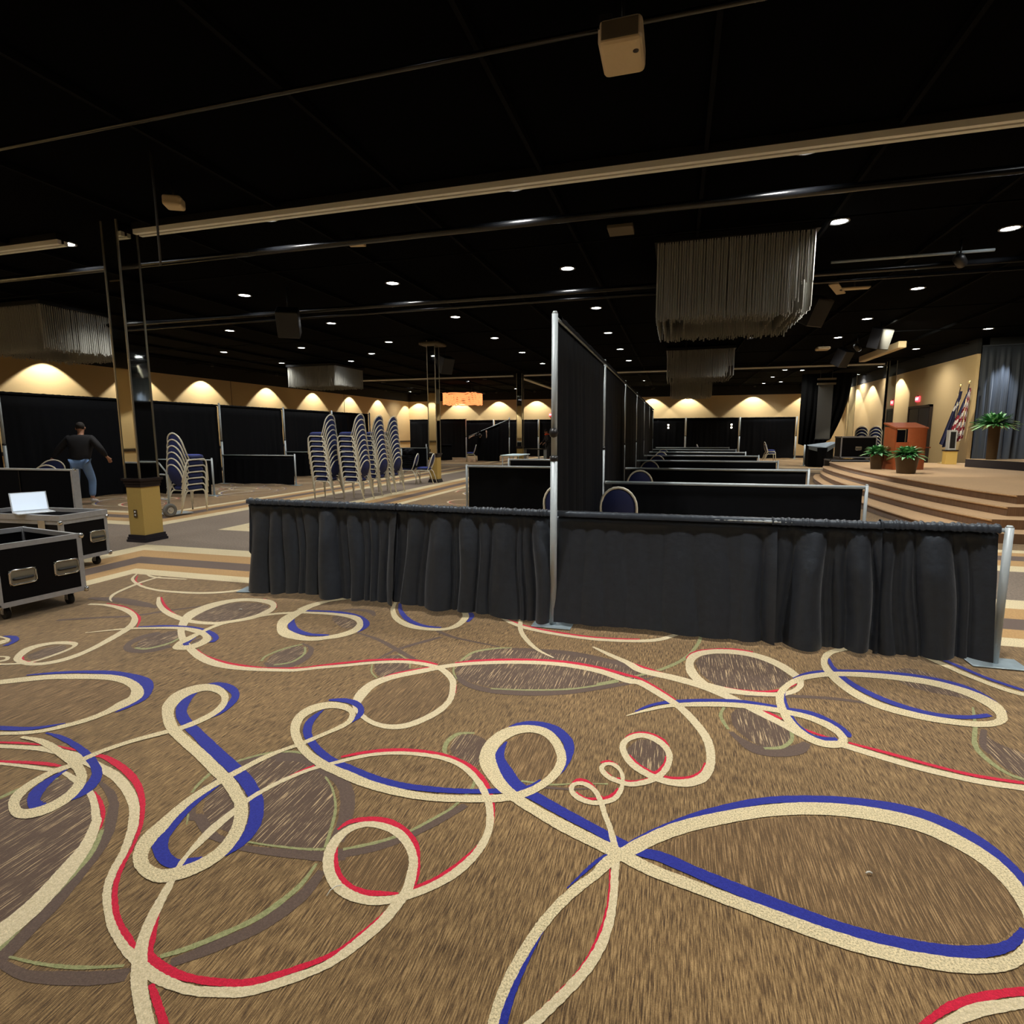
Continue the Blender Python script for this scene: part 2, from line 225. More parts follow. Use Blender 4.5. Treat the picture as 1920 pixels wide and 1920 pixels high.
SWIRLS = """
C 0.77,-2.497,0.054 0.857,-2.397,0.059 0.969,-2.292,0.065 1.107,-2.198,0.068 1.313,-2.084,0.071 1.518,-2.009,0.079 1.713,-1.982,0.089 1.887,-2.001,0.099 1.99,-2.069,0.094 2.057,-2.158,0.082 2.08,-2.273,0.063 2.069,-2.386,0.047 2.036,-2.474,0.034 1.98,-2.554,0.031 1.907,-2.616,0.037 1.822,-2.652,0.047 1.719,-2.673,0.052 1.586,-2.679,0.055 1.452,-2.668,0.059 1.314,-2.64,0.058 1.165,-2.605,0.056 1.004,-2.567,0.056 0.891,-2.539,0.058 0.789,-2.498,0.059 0.67,-2.45,0.061 0.541,-2.398,0.063 0.399,-2.329,0.057 0.308,-2.277,0.056 0.212,-2.2,0.063 0.124,-2.084,0.078 0.086,-1.986,0.076 0.089,-1.868,0.081 0.134,-1.765,0.086 0.216,-1.71,0.076 0.304,-1.717,0.068 0.376,-1.787,0.054 0.428,-1.89,0.047 0.445,-1.978,0.044 0.43,-2.084,0.045 0.386,-2.178,0.044 0.331,-2.245,0.048 0.257,-2.294,0.05 0.164,-2.327,0.047 0.017,-2.365,0.047 -0.101,-2.38,0.048 -0.229,-2.378,0.05 -0.36,-2.362,0.054 -0.489,-2.329,0.055 -0.617,-2.293,0.051 -0.744,-2.236,0.046 -0.856,-2.16,0.043 -0.961,-2.055,0.046 -1.022,-1.935,0.062 -1.013,-1.827,0.086 -0.951,-1.766,0.081 -0.862,-1.759,0.059 -0.776,-1.804,0.034 -0.737,-1.886,0.036 -0.746,-1.957,0.04 -0.786,-2.043,0.035 -0.843,-2.157,0.035 -0.892,-2.229,0.031 -0.934,-2.306,0.039 -0.963,-2.391,0.04 -0.992,-2.493,0.043 -1.016,-2.601,0.045 -1.022,-2.69,0.05 -1.011,-2.78,0.055 -0.998,-2.842,0.07 -0.986,-2.9,0.069 -0.948,-2.967,0.053 -0.889,-3.015,0.043 -0.815,-3.037,0.049 -0.76,-3.03,0.065 -0.71,-2.994,0.069 -0.676,-2.941,0.068 -0.664,-2.877,0.061 -0.682,-2.794,0.056 -0.727,-2.711,0.052 -0.8,-2.627,0.052 -0.837,-2.601,0.051 -0.949,-2.528,0.054 -1.076,-2.466,0.055 -1.253,-2.379,0.056 -1.435,-2.297,0.057 -1.6,-2.216,0.054 -1.755,-2.1,0.057 -1.844,-1.994,0.083 -1.883,-1.875,0.114 -1.847,-1.791,0.114 -1.763,-1.767,0.074 -1.649,-1.81,0.045 -1.57,-1.883,0.038 -1.522,-1.981,0.049 -1.519,-2.085,0.056 -1.553,-2.193,0.052 -1.617,-2.277,0.047 -1.688,-2.369,0.042 -1.741,-2.469,0.04 -1.766,-2.556,0.041 -1.772,-2.619,0.045 -1.801,-2.679,0.05 -1.8,-2.756,0.054 -1.778,-2.829,0.054 -1.727,-2.889,0.039 -1.653,-2.927,0.038 -1.595,-2.922,0.067 -1.555,-2.888,0.08 -1.543,-2.825,0.07 -1.571,-2.744,0.053 -1.639,-2.669,0.039 -1.748,-2.612,0.041 -1.873,-2.57,0.04 -2.014,-2.528,0.038 -2.153,-2.499,0.033 -2.278,-2.499,0.018
C 0.507,-3.232,0.028 0.505,-3.195,0.028 0.504,-3.137,0.03 0.512,-3.06,0.033 0.528,-2.979,0.035 0.554,-2.883,0.036 0.595,-2.779,0.037 0.65,-2.679,0.038 0.695,-2.613,0.037 0.737,-2.53,0.047 0.805,-2.463,0.045
B 0.61,-2.699,0.003 0.652,-2.617,0.011 0.693,-2.544,0.014 0.732,-2.491,0.007
B 0.572,-2.874,0.003 0.554,-2.941,0.016 0.536,-3.03,0.023 0.527,-3.109,0.028 0.528,-3.189,0.028 0.532,-3.225,0.029
B 0.793,-2.43,0.014 0.855,-2.362,0.026 0.969,-2.254,0.033 1.111,-2.141,0.039 1.322,-2.013,0.043 1.532,-1.942,0.048 1.733,-1.909,0.056 1.915,-1.922,0.068 2.023,-1.986,0.069 2.09,-2.082,0.06 2.119,-2.191,0.051 2.126,-2.283,0.045
B 2.018,-2.47,0.025 1.939,-2.548,0.029 1.846,-2.596,0.04 1.738,-2.623,0.045 1.601,-2.63,0.048 1.464,-2.619,0.051 1.323,-2.587,0.054 1.171,-2.545,0.057 1.048,-2.507,0.054 0.915,-2.462,0.054 0.842,-2.457,0.046 0.764,-2.43,0.049 0.66,-2.38,0.05 0.526,-2.318,0.055 0.403,-2.256,0.057 0.284,-2.193,0.069 0.208,-2.104,0.072 0.154,-2.015,0.051 0.14,-1.939,0.034 0.144,-1.861,0.01
B 0.109,-1.745,0.013 0.16,-1.683,0.046 0.249,-1.648,0.056 0.353,-1.676,0.064 0.437,-1.77,0.057 0.465,-1.879,0.045 0.463,-2.003,0.026 0.452,-2.071,0.009
B 0.381,-2.126,0.009 0.346,-2.183,0.016 0.299,-2.216,0.029
B 0.236,-2.249,0.035 0.147,-2.278,0.032 0.034,-2.306,0.034 -0.084,-2.324,0.039 -0.209,-2.333,0.042 -0.35,-2.318,0.045 -0.512,-2.278,0.048 -0.635,-2.237,0.042 -0.767,-2.161,0.04 -0.875,-2.068,0.041 -0.934,-1.971,0.047 -0.95,-1.884,0.031 -0.948,-1.82,0.006
B -0.989,-1.709,0.018 -0.919,-1.689,0.045 -0.83,-1.698,0.048 -0.75,-1.754,0.035 -0.716,-1.839,0.033 -0.729,-1.933,0.009
B -0.985,-2.552,0.01 -0.99,-2.656,0.031 -0.986,-2.733,0.043 -0.966,-2.822,0.057 -0.934,-2.896,0.056 -0.863,-2.953,0.046 -0.788,-2.977,0.043 -0.742,-2.955,0.036 -0.709,-2.923,0.006
B -0.637,-2.898,0.006 -0.626,-2.838,0.038 -0.637,-2.76,0.053 -0.675,-2.685,0.055 -0.735,-2.609,0.054 -0.788,-2.562,0.053 -0.899,-2.487,0.058 -1.044,-2.413,0.061 -1.231,-2.324,0.062 -1.406,-2.235,0.058 -1.574,-2.15,0.058 -1.7,-2.064,0.056 -1.787,-1.955,0.062 -1.811,-1.88,0.036 -1.813,-1.839,0.009
B -1.855,-1.742,0.011 -1.79,-1.71,0.049 -1.677,-1.73,0.055 -1.568,-1.8,0.043 -1.51,-1.9,0.046 -1.488,-2.004,0.035 -1.5,-2.08,0.008
B -1.759,-2.645,0.01 -1.752,-2.728,0.041 -1.72,-2.799,0.057 -1.659,-2.858,0.041 -1.61,-2.874,0.048 -1.596,-2.852,0.01
B -2.201,-2.432,0.009 -2.083,-2.444,0.027 -1.918,-2.485,0.031 -1.764,-2.54,0.036 -1.613,-2.618,0.039 -1.54,-2.696,0.055 -1.517,-2.761,0.055 -1.512,-2.81,0.008
C -3.236,-2.141,0.078 -3.133,-2.06,0.078 -3.019,-1.982,0.083 -2.89,-1.91,0.077 -2.729,-1.859,0.075 -2.552,-1.82,0.074 -2.397,-1.826,0.063 -2.233,-1.886,0.058 -2.125,-1.98,0.076 -2.108,-2.068,0.093 -2.106,-2.177,0.061 -2.132,-2.278,0.054 -2.186,-2.362,0.049 -2.264,-2.441,0.038 -2.425,-2.504,0.033 -2.56,-2.542,0.032
B -3.086,-1.937,0.013 -2.953,-1.865,0.037 -2.801,-1.805,0.04 -2.623,-1.764,0.054 -2.472,-1.764,0.065 -2.288,-1.795,0.076 -2.159,-1.866,0.055 -2.068,-1.988,0.061 -2.057,-2.088,0.042 -2.057,-2.164,0.009
B -2.206,-2.329,0.01 -2.268,-2.385,0.027 -2.345,-2.43,0.038 -2.491,-2.463,0.041 -2.646,-2.491,0.04
P -2.379,-2.612,0.032 -2.289,-2.59,0.031 -2.194,-2.571,0.032 -2.048,-2.547,0.04 -1.905,-2.547,0.045 -1.799,-2.557,0.048 -1.629,-2.593,0.047 -1.49,-2.626,0.044 -1.339,-2.692,0.041 -1.215,-2.768,0.037 -1.118,-2.855,0.037 -1.094,-2.88,0.035 -1.017,-2.978,0.029 -0.965,-3.062,0.03 -0.909,-3.13,0.026 -0.838,-3.187,0.023 -0.753,-3.241,0.023 -0.655,-3.285,0.024 -0.565,-3.314,0.028 -0.49,-3.334,0.032 -0.423,-3.342,0.03 -0.335,-3.342,0.028 -0.25,-3.323,0.03 -0.18,-3.3,0.03 -0.103,-3.248,0.03 -0.029,-3.185,0.028 0.008,-3.133,0.033 0.045,-3.054,0.037 0.069,-2.986,0.039 0.081,-2.911,0.041 0.086,-2.855,0.036 0.069,-2.786,0.035 0.045,-2.723,0.032 -0.003,-2.662,0.033 -0.074,-2.611,0.037 -0.154,-2.592,0.035 -0.221,-2.6,0.034 -0.268,-2.64,0.038 -0.285,-2.702,0.043 -0.271,-2.775,0.041 -0.228,-2.845,0.038 -0.162,-2.901,0.037 -0.089,-2.928,0.038 -0.014,-2.93,0.035 0.053,-2.907,0.034 0.102,-2.874,0.033 0.17,-2.807,0.035 0.223,-2.725,0.037 0.258,-2.616,0.033 0.26,-2.496,0.03 0.227,-2.384,0.031 0.183,-2.3,0.032 0.116,-2.214,0.032 0.016,-2.129,0.032 -0.1,-2.086,0.032 -0.24,-2.086,0.03 -0.369,-2.114,0.028 -0.482,-2.17,0.029 -0.577,-2.252,0.028 -0.664,-2.336,0.027 -0.729,-2.439,0.029 -0.762,-2.516,0.029 -0.785,-2.598,0.029 -0.789,-2.695,0.037 -0.79,-2.788,0.043 -0.781,-2.867,0.034 -0.77,-2.936,0.019 -0.755,-2.981,0.022 -0.72,-3.052,0.028 -0.684,-3.128,0.033 -0.644,-3.203,0.036 -0.598,-3.269,0.036 -0.552,-3.317,0.039 -0.515,-3.352,0.04 -0.463,-3.391,0.037 -0.41,-3.427,0.037 -0.363,-3.457,0.036
R -2.424,-2.585,0.016 -2.331,-2.564,0.016 -2.218,-2.539,0.018 -2.105,-2.524,0.009
R -2.016,-2.509,0.005 -1.919,-2.511,0.016 -1.878,-2.515,0.006
R -1.746,-2.519,0.02 -1.674,-2.522,0.028 -1.503,-2.572,0.034 -1.348,-2.641,0.029 -1.224,-2.723,0.021 -1.132,-2.803,0.016 -1.067,-2.872,0.015 -1,-2.963,0.011 -0.957,-3.034,0.015 -0.902,-3.104,0.017 -0.829,-3.169,0.018 -0.737,-3.229,0.021 -0.656,-3.266,0.025 -0.605,-3.289,0.02
R -0.71,-3.057,0.004 -0.672,-3.132,0.007 -0.634,-3.186,0.013 -0.591,-3.241,0.023 -0.55,-3.286,0.023 -0.489,-3.305,0.026 -0.413,-3.315,0.025 -0.341,-3.311,0.023 -0.271,-3.299,0.023 -0.198,-3.278,0.023 -0.12,-3.226,0.022 -0.045,-3.163,0.019 -0.004,-3.115,0.019 0.03,-3.038,0.015 0.052,-2.977,0.011 0.065,-2.93,0.006
R -0.462,-3.359,0.015 -0.407,-3.391,0.019 -0.366,-3.415,0.02 -0.322,-3.441,0.022
R -0.276,-2.709,0.007 -0.251,-2.77,0.018 -0.195,-2.844,0.022 -0.126,-2.891,0.024 -0.057,-2.904,0.025 0.011,-2.892,0.021 0.064,-2.877,0.01
R -0.313,-2.658,0.008 -0.291,-2.604,0.025 -0.223,-2.568,0.028 -0.139,-2.561,0.031 -0.049,-2.599,0.034 0.019,-2.655,0.03 0.06,-2.719,0.019 0.09,-2.78,0.014 0.102,-2.827,0.008
R 0.1,-2.843,0.013 0.159,-2.782,0.016 0.203,-2.709,0.016 0.239,-2.622,0.014 0.253,-2.56,0.005
R 0.265,-2.452,0.006 0.234,-2.359,0.015 0.19,-2.273,0.022 0.125,-2.191,0.033 0.027,-2.111,0.036 -0.109,-2.065,0.035 -0.252,-2.062,0.033 -0.382,-2.089,0.032 -0.498,-2.143,0.026 -0.586,-2.208,0.016
R -0.665,-2.307,0.021 -0.706,-2.37,0.017 -0.742,-2.47,0.016 -0.762,-2.516,0.013 -0.778,-2.584,0.008
P -2.212,-2.713,0.018 -2.116,-2.698,0.018 -1.999,-2.683,0.022 -1.887,-2.674,0.026 -1.784,-2.667,0.021 -1.716,-2.676,0.024 -1.594,-2.711,0.028 -1.489,-2.747,0.027 -1.399,-2.797,0.026 -1.304,-2.863,0.029 -1.273,-2.887,0.037 -1.189,-2.988,0.048 -1.138,-3.085,0.066 -1.093,-3.19,0.075 -1.067,-3.28,0.083 -1.06,-3.361,0.092 -1.056,-3.411,0.094
R -2.213,-2.698,0.016 -2.138,-2.684,0.017 -2.023,-2.66,0.022 -1.912,-2.64,0.025 -1.818,-2.635,0.016
R -1.476,-2.737,0.009 -1.385,-2.781,0.015 -1.297,-2.838,0.015 -1.242,-2.89,0.011 -1.219,-2.915,0.004
P -3.809,-0.294,0.023 -3.605,-0.475,0.043 -3.368,-0.627,0.052 -3.118,-0.735,0.063 -2.913,-0.788,0.059 -2.706,-0.777,0.062 -2.597,-0.701,0.071 -2.501,-0.564,0.085 -2.485,-0.409,0.084 -2.547,-0.239,0.047 -2.705,-0.139,0.094 -2.907,-0.136,0.09 -3.039,-0.214,0.115 -3.101,-0.363,0.141 -3.09,-0.575,0.132 -2.995,-0.773,0.081 -2.813,-0.993,0.052 -2.598,-1.174,0.048 -2.396,-1.301,0.055 -2.179,-1.409,0.066 -1.978,-1.464,0.065 -1.762,-1.464,0.052 -1.52,-1.418,0.045 -1.433,-1.388,0.045 -1.329,-1.323,0.043 -1.198,-1.253,0.043 -1.016,-1.149,0.044 -0.836,-1.083,0.045 -0.68,-1.077,0.047 -0.532,-1.121,0.049 -0.406,-1.243,0.043 -0.35,-1.359,0.037 -0.306,-1.517,0.038 -0.315,-1.653,0.048 -0.359,-1.769,0.051 -0.422,-1.856,0.053 -0.509,-1.89,0.045 -0.615,-1.871,0.035 -0.718,-1.809,0.032 -0.798,-1.723,0.044 -0.837,-1.619,0.07 -0.853,-1.5,0.077 -0.834,-1.403,0.078 -0.763,-1.301,0.069 -0.633,-1.179,0.067 -0.495,-1.056,0.058 -0.336,-0.969,0.054 -0.109,-0.887,0.055 0.128,-0.839,0.06 0.311,-0.84,0.063 0.493,-0.878,0.068 0.672,-0.968,0.074 0.749,-0.98,0.067 0.871,-1.104,0.059 0.985,-1.245,0.054 1.065,-1.404,0.05 1.115,-1.553,0.046 1.128,-1.696,0.042 1.117,-1.815,0.042 1.079,-1.915,0.05 1.011,-1.972,0.055 0.925,-1.984,0.048 0.836,-1.948,0.045 0.761,-1.878,0.041 0.715,-1.772,0.031 0.724,-1.685,0.033 0.786,-1.619,0.046 0.853,-1.627,0.048 0.915,-1.695,0.037 0.937,-1.79,0.029 0.914,-1.909,0.03 0.858,-1.995,0.034 0.783,-2.046,0.034 0.735,-2.046,0.033 0.673,-2.021,0.032 0.636,-1.969,0.023 0.646,-1.925,0.024 0.687,-1.918,0.026 0.729,-1.979,0.019 0.738,-2.079,0.019 0.718,-2.164,0.026 0.675,-2.204,0.03 0.628,-2.222,0.03 0.571,-2.208,0.031 0.53,-2.166,0.023 0.533,-2.118,0.024 0.576,-2.102,0.029 0.627,-2.138,0.025 0.663,-2.209,0.023 0.689,-2.286,0.022 0.717,-2.356,0.023 0.741,-2.437,0.026 0.757,-2.501,0.026 0.76,-2.589,0.028 0.766,-2.681,0.027 0.765,-2.787,0.028 0.75,-2.886,0.03 0.72,-2.973,0.03 0.681,-3.047,0.03 0.643,-3.11,0.03 0.607,-3.166,0.03 0.576,-3.205,0.029
R -3.789,-0.288,0.015 -3.503,-0.503,0.022 -3.229,-0.666,0.023 -3.039,-0.738,0.014
R -2.957,-0.763,0.019 -2.788,-0.786,0.029 -2.642,-0.769,0.024
R -2.797,-0.076,0.026 -2.621,-0.146,0.027 -2.488,-0.278,0.012
R -2.372,-1.277,0.011 -2.229,-1.358,0.027 -2.024,-1.415,0.033 -1.862,-1.432,0.034 -1.657,-1.421,0.028 -1.432,-1.352,0.024 -1.358,-1.301,0.025 -1.223,-1.214,0.032 -1.04,-1.108,0.032 -0.855,-1.047,0.031 -0.7,-1.036,0.033 -0.584,-1.06,0.02
R -0.47,-1.148,0.01 -0.365,-1.285,0.011 -0.308,-1.422,0.006
R -0.477,-1.005,0.024 -0.352,-0.926,0.031 -0.122,-0.843,0.037 0.118,-0.795,0.043 0.302,-0.788,0.041 0.486,-0.822,0.039 0.665,-0.887,0.036 0.746,-0.92,0.028 0.869,-1.043,0.023 0.973,-1.178,0.017
R -0.843,-1.365,0.02 -0.783,-1.264,0.027 -0.649,-1.145,0.028 -0.592,-1.099,0.017
R 1.099,-1.783,0.008 1.081,-1.862,0.019 1.031,-1.925,0.028 0.963,-1.951,0.027 0.915,-1.948,0.014
R 0.921,-1.775,0.008 0.913,-1.854,0.017 0.875,-1.934,0.03 0.803,-1.894,0.025 0.745,-1.814,0.017
R 0.704,-1.712,0.008 0.741,-1.625,0.021 0.818,-1.587,0.032 0.897,-1.625,0.026 0.931,-1.691,0.011
R 0.624,-1.917,0.01 0.659,-1.897,0.022 0.702,-1.914,0.014
R 0.653,-1.982,0.014 0.693,-2.024,0.022 0.727,-2.014,0.01
R 0.744,-2.035,0.023 0.801,-2.019,0.019 0.857,-1.978,0.012
R 0.724,-2.091,0.01 0.706,-2.144,0.02 0.672,-2.18,0.024 0.641,-2.155,0.011
R 0.644,-2.188,0.014 0.592,-2.203,0.024 0.548,-2.17,0.015
R 0.515,-2.142,0.008 0.544,-2.08,0.021 0.59,-2.082,0.017 0.631,-2.128,0.009
R 0.741,-2.57,0.004 0.75,-2.663,0.007 0.751,-2.77,0.011 0.733,-2.882,0.012 0.705,-2.977,0.013 0.667,-3.051,0.014 0.63,-3.114,0.013 0.595,-3.173,0.013
P 0.381,-0.457,0.02 0.517,-0.576,0.044 0.649,-0.684,0.056 0.749,-0.788,0.077 0.96,-0.853,0.086 1.118,-0.925,0.079 1.228,-1.004,0.077 1.319,-1.09,0.07 1.423,-1.202,0.062 1.519,-1.3,0.059 1.598,-1.395,0.055 1.672,-1.431,0.058 1.761,-1.436,0.058 1.848,-1.473,0.057 2.013,-1.544,0.054 2.172,-1.589,0.051 2.299,-1.608,0.048 2.429,-1.609,0.046 2.494,-1.607,0.045
R 0.456,-0.533,0.02 0.669,-0.679,0.026 0.89,-0.803,0.026 1.093,-0.884,0.019
R 1.385,-1.133,0.016 1.47,-1.189,0.026 1.518,-1.239,0.019
R 1.612,-1.322,0.02 1.677,-1.361,0.02 1.723,-1.382,0.015
R 1.798,-1.404,0.02 1.949,-1.455,0.029 2.112,-1.516,0.027 2.27,-1.558,0.026 2.45,-1.565,0.024
P 1.132,-0.905,0.077 1.07,-0.753,0.068 1.053,-0.572,0.052 1.1,-0.417,0.068 1.216,-0.321,0.077 1.367,-0.288,0.088 1.509,-0.324,0.091 1.62,-0.432,0.082 1.69,-0.579,0.068 1.711,-0.711,0.036 1.656,-0.838,0.037 1.558,-0.917,0.047 1.431,-0.947,0.055 1.307,-0.951,0.07 1.207,-0.932,0.083 1.132,-0.889,0.062
R 1.032,-0.498,0.012 1.095,-0.364,0.028 1.219,-0.277,0.032 1.372,-0.234,0.036 1.488,-0.254,0.027
R 1.235,-0.909,0.026 1.347,-0.925,0.032 1.487,-0.901,0.029 1.596,-0.833,0.018 1.681,-0.735,0.016
C 0.702,-1.43,0.008 0.805,-1.336,0.026 0.924,-1.248,0.039 1.083,-1.184,0.053 1.266,-1.138,0.061 1.444,-1.13,0.063 1.567,-1.148,0.063 1.671,-1.183,0.065 1.752,-1.259,0.065 1.783,-1.365,0.041 1.739,-1.442,0.05 1.659,-1.443,0.072 1.591,-1.374,0.061 1.551,-1.243,0.053 1.541,-1.061,0.045 1.565,-0.909,0.041 1.632,-0.765,0.042 1.746,-0.627,0.053 1.922,-0.522,0.064 2.124,-0.476,0.08 2.313,-0.468,0.092 2.486,-0.493,0.104 2.626,-0.581,0.108 2.693,-0.709,0.099 2.689,-0.846,0.055 2.637,-0.949,0.043 2.519,-1.014,0.062 2.345,-1.019,0.076 2.201,-0.983,0.087 2.063,-0.9,0.089 1.97,-0.734,0.076 1.924,-0.514,0.061 1.926,-0.328,0.04 1.994,-0.147,0.047 2.107,-0.03,0.055 2.186,0.001,0.048
B 0.746,-1.366,0.008 0.838,-1.258,0.027 0.961,-1.182,0.036 1.147,-1.115,0.039 1.332,-1.078,0.041 1.484,-1.091,0.041 1.552,-1.099,0.029
B 1.574,-1.107,0.041 1.682,-1.129,0.062 1.764,-1.207,0.06 1.804,-1.303,0.06 1.808,-1.347,0.028
B 1.753,-1.384,0.031 1.669,-1.397,0.039 1.613,-1.368,0.049 1.571,-1.249,0.041 1.567,-1.082,0.028 1.579,-0.936,0.014 1.613,-0.803,0.005
B 1.677,-0.653,0.009 1.788,-0.545,0.032 1.934,-0.468,0.04 2.14,-0.418,0.051 2.335,-0.399,0.055 2.51,-0.427,0.066 2.654,-0.511,0.066 2.714,-0.661,0.053 2.715,-0.813,0.033
B 2.624,-0.878,0.033 2.512,-0.935,0.038 2.369,-0.957,0.048 2.226,-0.91,0.058 2.095,-0.791,0.059 2,-0.613,0.048 1.965,-0.394,0.03 1.974,-0.235,0.016
C 2.565,0.098,0.048 2.614,0.005,0.053 2.686,-0.154,0.058 2.782,-0.344,0.058 2.888,-0.493,0.062 3.006,-0.565,0.062
B 2.674,0.021,0.032 2.751,-0.117,0.038 2.852,-0.317,0.038 2.978,-0.468,0.038
C -1.53,0.155,0.025 -1.452,-0.045,0.04 -1.306,-0.258,0.056 -1.124,-0.393,0.074 -0.949,-0.432,0.062 -0.798,-0.391,0.057 -0.742,-0.264,0.064 -0.758,-0.058,0.056 -0.84,0.072,0.052 -0.994,0.162,0.027
B -1.477,0.141,0.026 -1.359,-0.072,0.04 -1.184,-0.272,0.053 -1.009,-0.37,0.047 -0.852,-0.371,0.023
B -0.762,0.041,0.055 -0.707,-0.044,0.04 -0.695,-0.183,0.023
C -2.15,0.025,0.049 -2.203,-0.144,0.062 -2.215,-0.282,0.09 -2.194,-0.502,0.12 -2.096,-0.707,0.074 -1.941,-0.832,0.105 -1.746,-0.879,0.082 -1.644,-0.847,0.085 -1.633,-0.84,0.072 -1.528,-0.739,0.091 -1.487,-0.602,0.079 -1.543,-0.441,0.048 -1.667,-0.333,0.074 -1.845,-0.299,0.058 -2.047,-0.314,0.056 -2.203,-0.347,0.051 -2.375,-0.43,0.053 -2.474,-0.533,0.052 -2.552,-0.651,0.06 -2.628,-0.765,0.062 -2.635,-0.943,0.047 -2.61,-1.139,0.075 -2.583,-1.245,0.052 -2.526,-1.284,0.079 -2.452,-1.245,0.103 -2.45,-1.133,0.08 -2.526,-1.037,0.05 -2.703,-0.962,0.067 -2.892,-0.95,0.053 -3.101,-1.008,0.043 -3.29,-1.082,0.038 -3.504,-1.235,0.015
C -2.261,-0.269,0.043 -2.221,-0.065,0.053 -2.057,0.116,0.048 -1.946,0.182,0.031
B -2.195,-0.431,0.021 -2.09,-0.593,0.054 -1.952,-0.731,0.068 -1.779,-0.789,0.051 -1.621,-0.765,0.03
B -2.208,-0.291,0.029 -2.002,-0.25,0.037 -1.822,-0.252,0.055 -1.651,-0.304,0.065 -1.493,-0.427,0.052 -1.447,-0.549,0.047 -1.444,-0.646,0.01
B -3.225,-1.012,0.018 -3.076,-0.948,0.035 -2.928,-0.916,0.038 -2.754,-0.911,0.042 -2.562,-0.965,0.049 -2.423,-1.048,0.041 -2.383,-1.134,0.037
B -2.59,-1.075,0.023 -2.572,-1.167,0.048 -2.519,-1.228,0.034 -2.414,-1.235,0.016
P -4.234,-0.648,0.039 -4.048,-0.625,0.046 -3.767,-0.684,0.057 -3.5,-0.816,0.042 -3.313,-1,0.06 -3.207,-1.226,0.065 -3.118,-1.503,0.056 -3.12,-1.689,0.071 -3.223,-1.79,0.05 -3.39,-1.78,0.041 -3.495,-1.711,0.053 -3.574,-1.576,0.083 -3.516,-1.468,0.063 -3.387,-1.432,0.056 -3.306,-1.465,0.027 -3.27,-1.58,0.035 -3.282,-1.75,0.032 -3.35,-1.817,0.028 -3.521,-1.88,0.026
R -4.101,-0.583,0.014 -3.84,-0.623,0.026 -3.521,-0.773,0.026 -3.37,-0.878,0.018 -3.231,-1.022,0.008
R -3.445,-1.403,0.008 -3.348,-1.421,0.011 -3.3,-1.464,0.005
R -3.452,-1.716,0.009 -3.36,-1.772,0.021 -3.265,-1.762,0.016
P -3.647,-1.77,0.023 -3.551,-1.753,0.021 -3.502,-1.796,0.034 -3.538,-1.838,0.033
C -3.961,-1.61,0.099 -3.925,-1.563,0.12 -3.928,-1.525,0.06 -3.957,-1.494,0.023 -4.103,-1.475,0.023
B -4.049,-1.46,0.018 -3.961,-1.455,0.045 -3.856,-1.505,0.044 -3.804,-1.604,0.038
P -4.84,0.361,0.019 -4.672,0.164,0.026 -4.359,-0.012,0.034 -4.05,-0.101,0.043 -3.777,-0.106,0.055 -3.495,-0.062,0.058 -3.284,0.056,0.065 -3.151,0.249,0.058
R -4.757,0.3,0.007 -4.567,0.116,0.016 -4.372,0.02,0.015
P -4.687,0.361,0.022 -4.52,0.301,0.041 -4.303,0.304,0.038 -4.103,0.319,0.026
P -4.483,0.335,0.034 -4.469,0.105,0.046 -4.394,-0.161,0.045 -4.316,-0.339,0.036 -4.205,-0.464,0.018 -4.107,-0.526,0.009
P -0.607,0.188,0.019 -0.438,-0.018,0.036 -0.241,-0.17,0.052 -0.002,-0.254,0.051 0.284,-0.296,0.052 0.485,-0.29,0.053 0.704,-0.246,0.055 0.844,-0.174,0.054 0.957,-0.044,0.042 1.04,0.046,0.029
R -0.608,0.215,0.01 -0.388,-0.028,0.022 -0.168,-0.164,0.028 0.136,-0.237,0.03 0.414,-0.26,0.031 0.702,-0.211,0.023
P -0.286,0.173,0.022 -0.281,-0.022,0.034 -0.213,-0.271,0.038 -0.101,-0.48,0.038 0.016,-0.63,0.029 0.149,-0.735,0.009
P -0.508,0.269,0.024 -0.375,0.148,0.033 -0.247,0.084,0.037
G -0.456,-0.993,0.019 -0.425,-0.794,0.026 -0.302,-0.683,0.027 -0.182,-0.632,0.014
G -0.123,-1.308,0.015 0.112,-1.263,0.019 0.368,-1.171,0.019 0.619,-0.996,0.018 0.495,-1.067,0.02 0.687,-0.913,0.022 0.888,-0.713,0.03 1.032,-0.478,0.028 1.124,-0.168,0.027 1.147,0.034,0.02
D -0.404,-1.187,0.032 -0.281,-1.288,0.053 -0.116,-1.331,0.064 0.122,-1.301,0.071 0.374,-1.206,0.059 0.623,-1.03,0.047 0.504,-1.129,0.041 0.693,-0.996,0.033 0.836,-0.861,0.016
G -0.468,-1.028,0.012 -0.436,-1.138,0.012 -0.374,-1.234,0.01
D -0.176,-0.655,0.034 0.208,-0.618,0.071 0.529,-0.686,0.071 0.735,-0.752,0.073
G -0.567,-2.366,0.009 -0.483,-2.437,0.01 -0.401,-2.538,0.011 -0.351,-2.637,0.013 -0.303,-2.756,0.013
D -0.879,-2.298,0.066 -0.759,-2.272,0.055 -0.591,-2.33,0.049 -0.474,-2.381,0.057 -0.385,-2.473,0.061 -0.315,-2.605,0.059 -0.28,-2.72,0.059
D -0.205,-2.766,0.055 -0.283,-2.796,0.05 -0.364,-2.811,0.043 -0.503,-2.832,0.038 -0.613,-2.844,0.025
G -0.297,-2.764,0.013 -0.382,-2.786,0.012 -0.526,-2.805,0.01 -0.617,-2.811,0.01
D -0.281,-2.788,0.047 -0.223,-2.762,0.048 -0.128,-2.707,0.044 -0.054,-2.636,0.045 0.016,-2.544,0.045 0.076,-2.45,0.041 0.119,-2.379,0.031
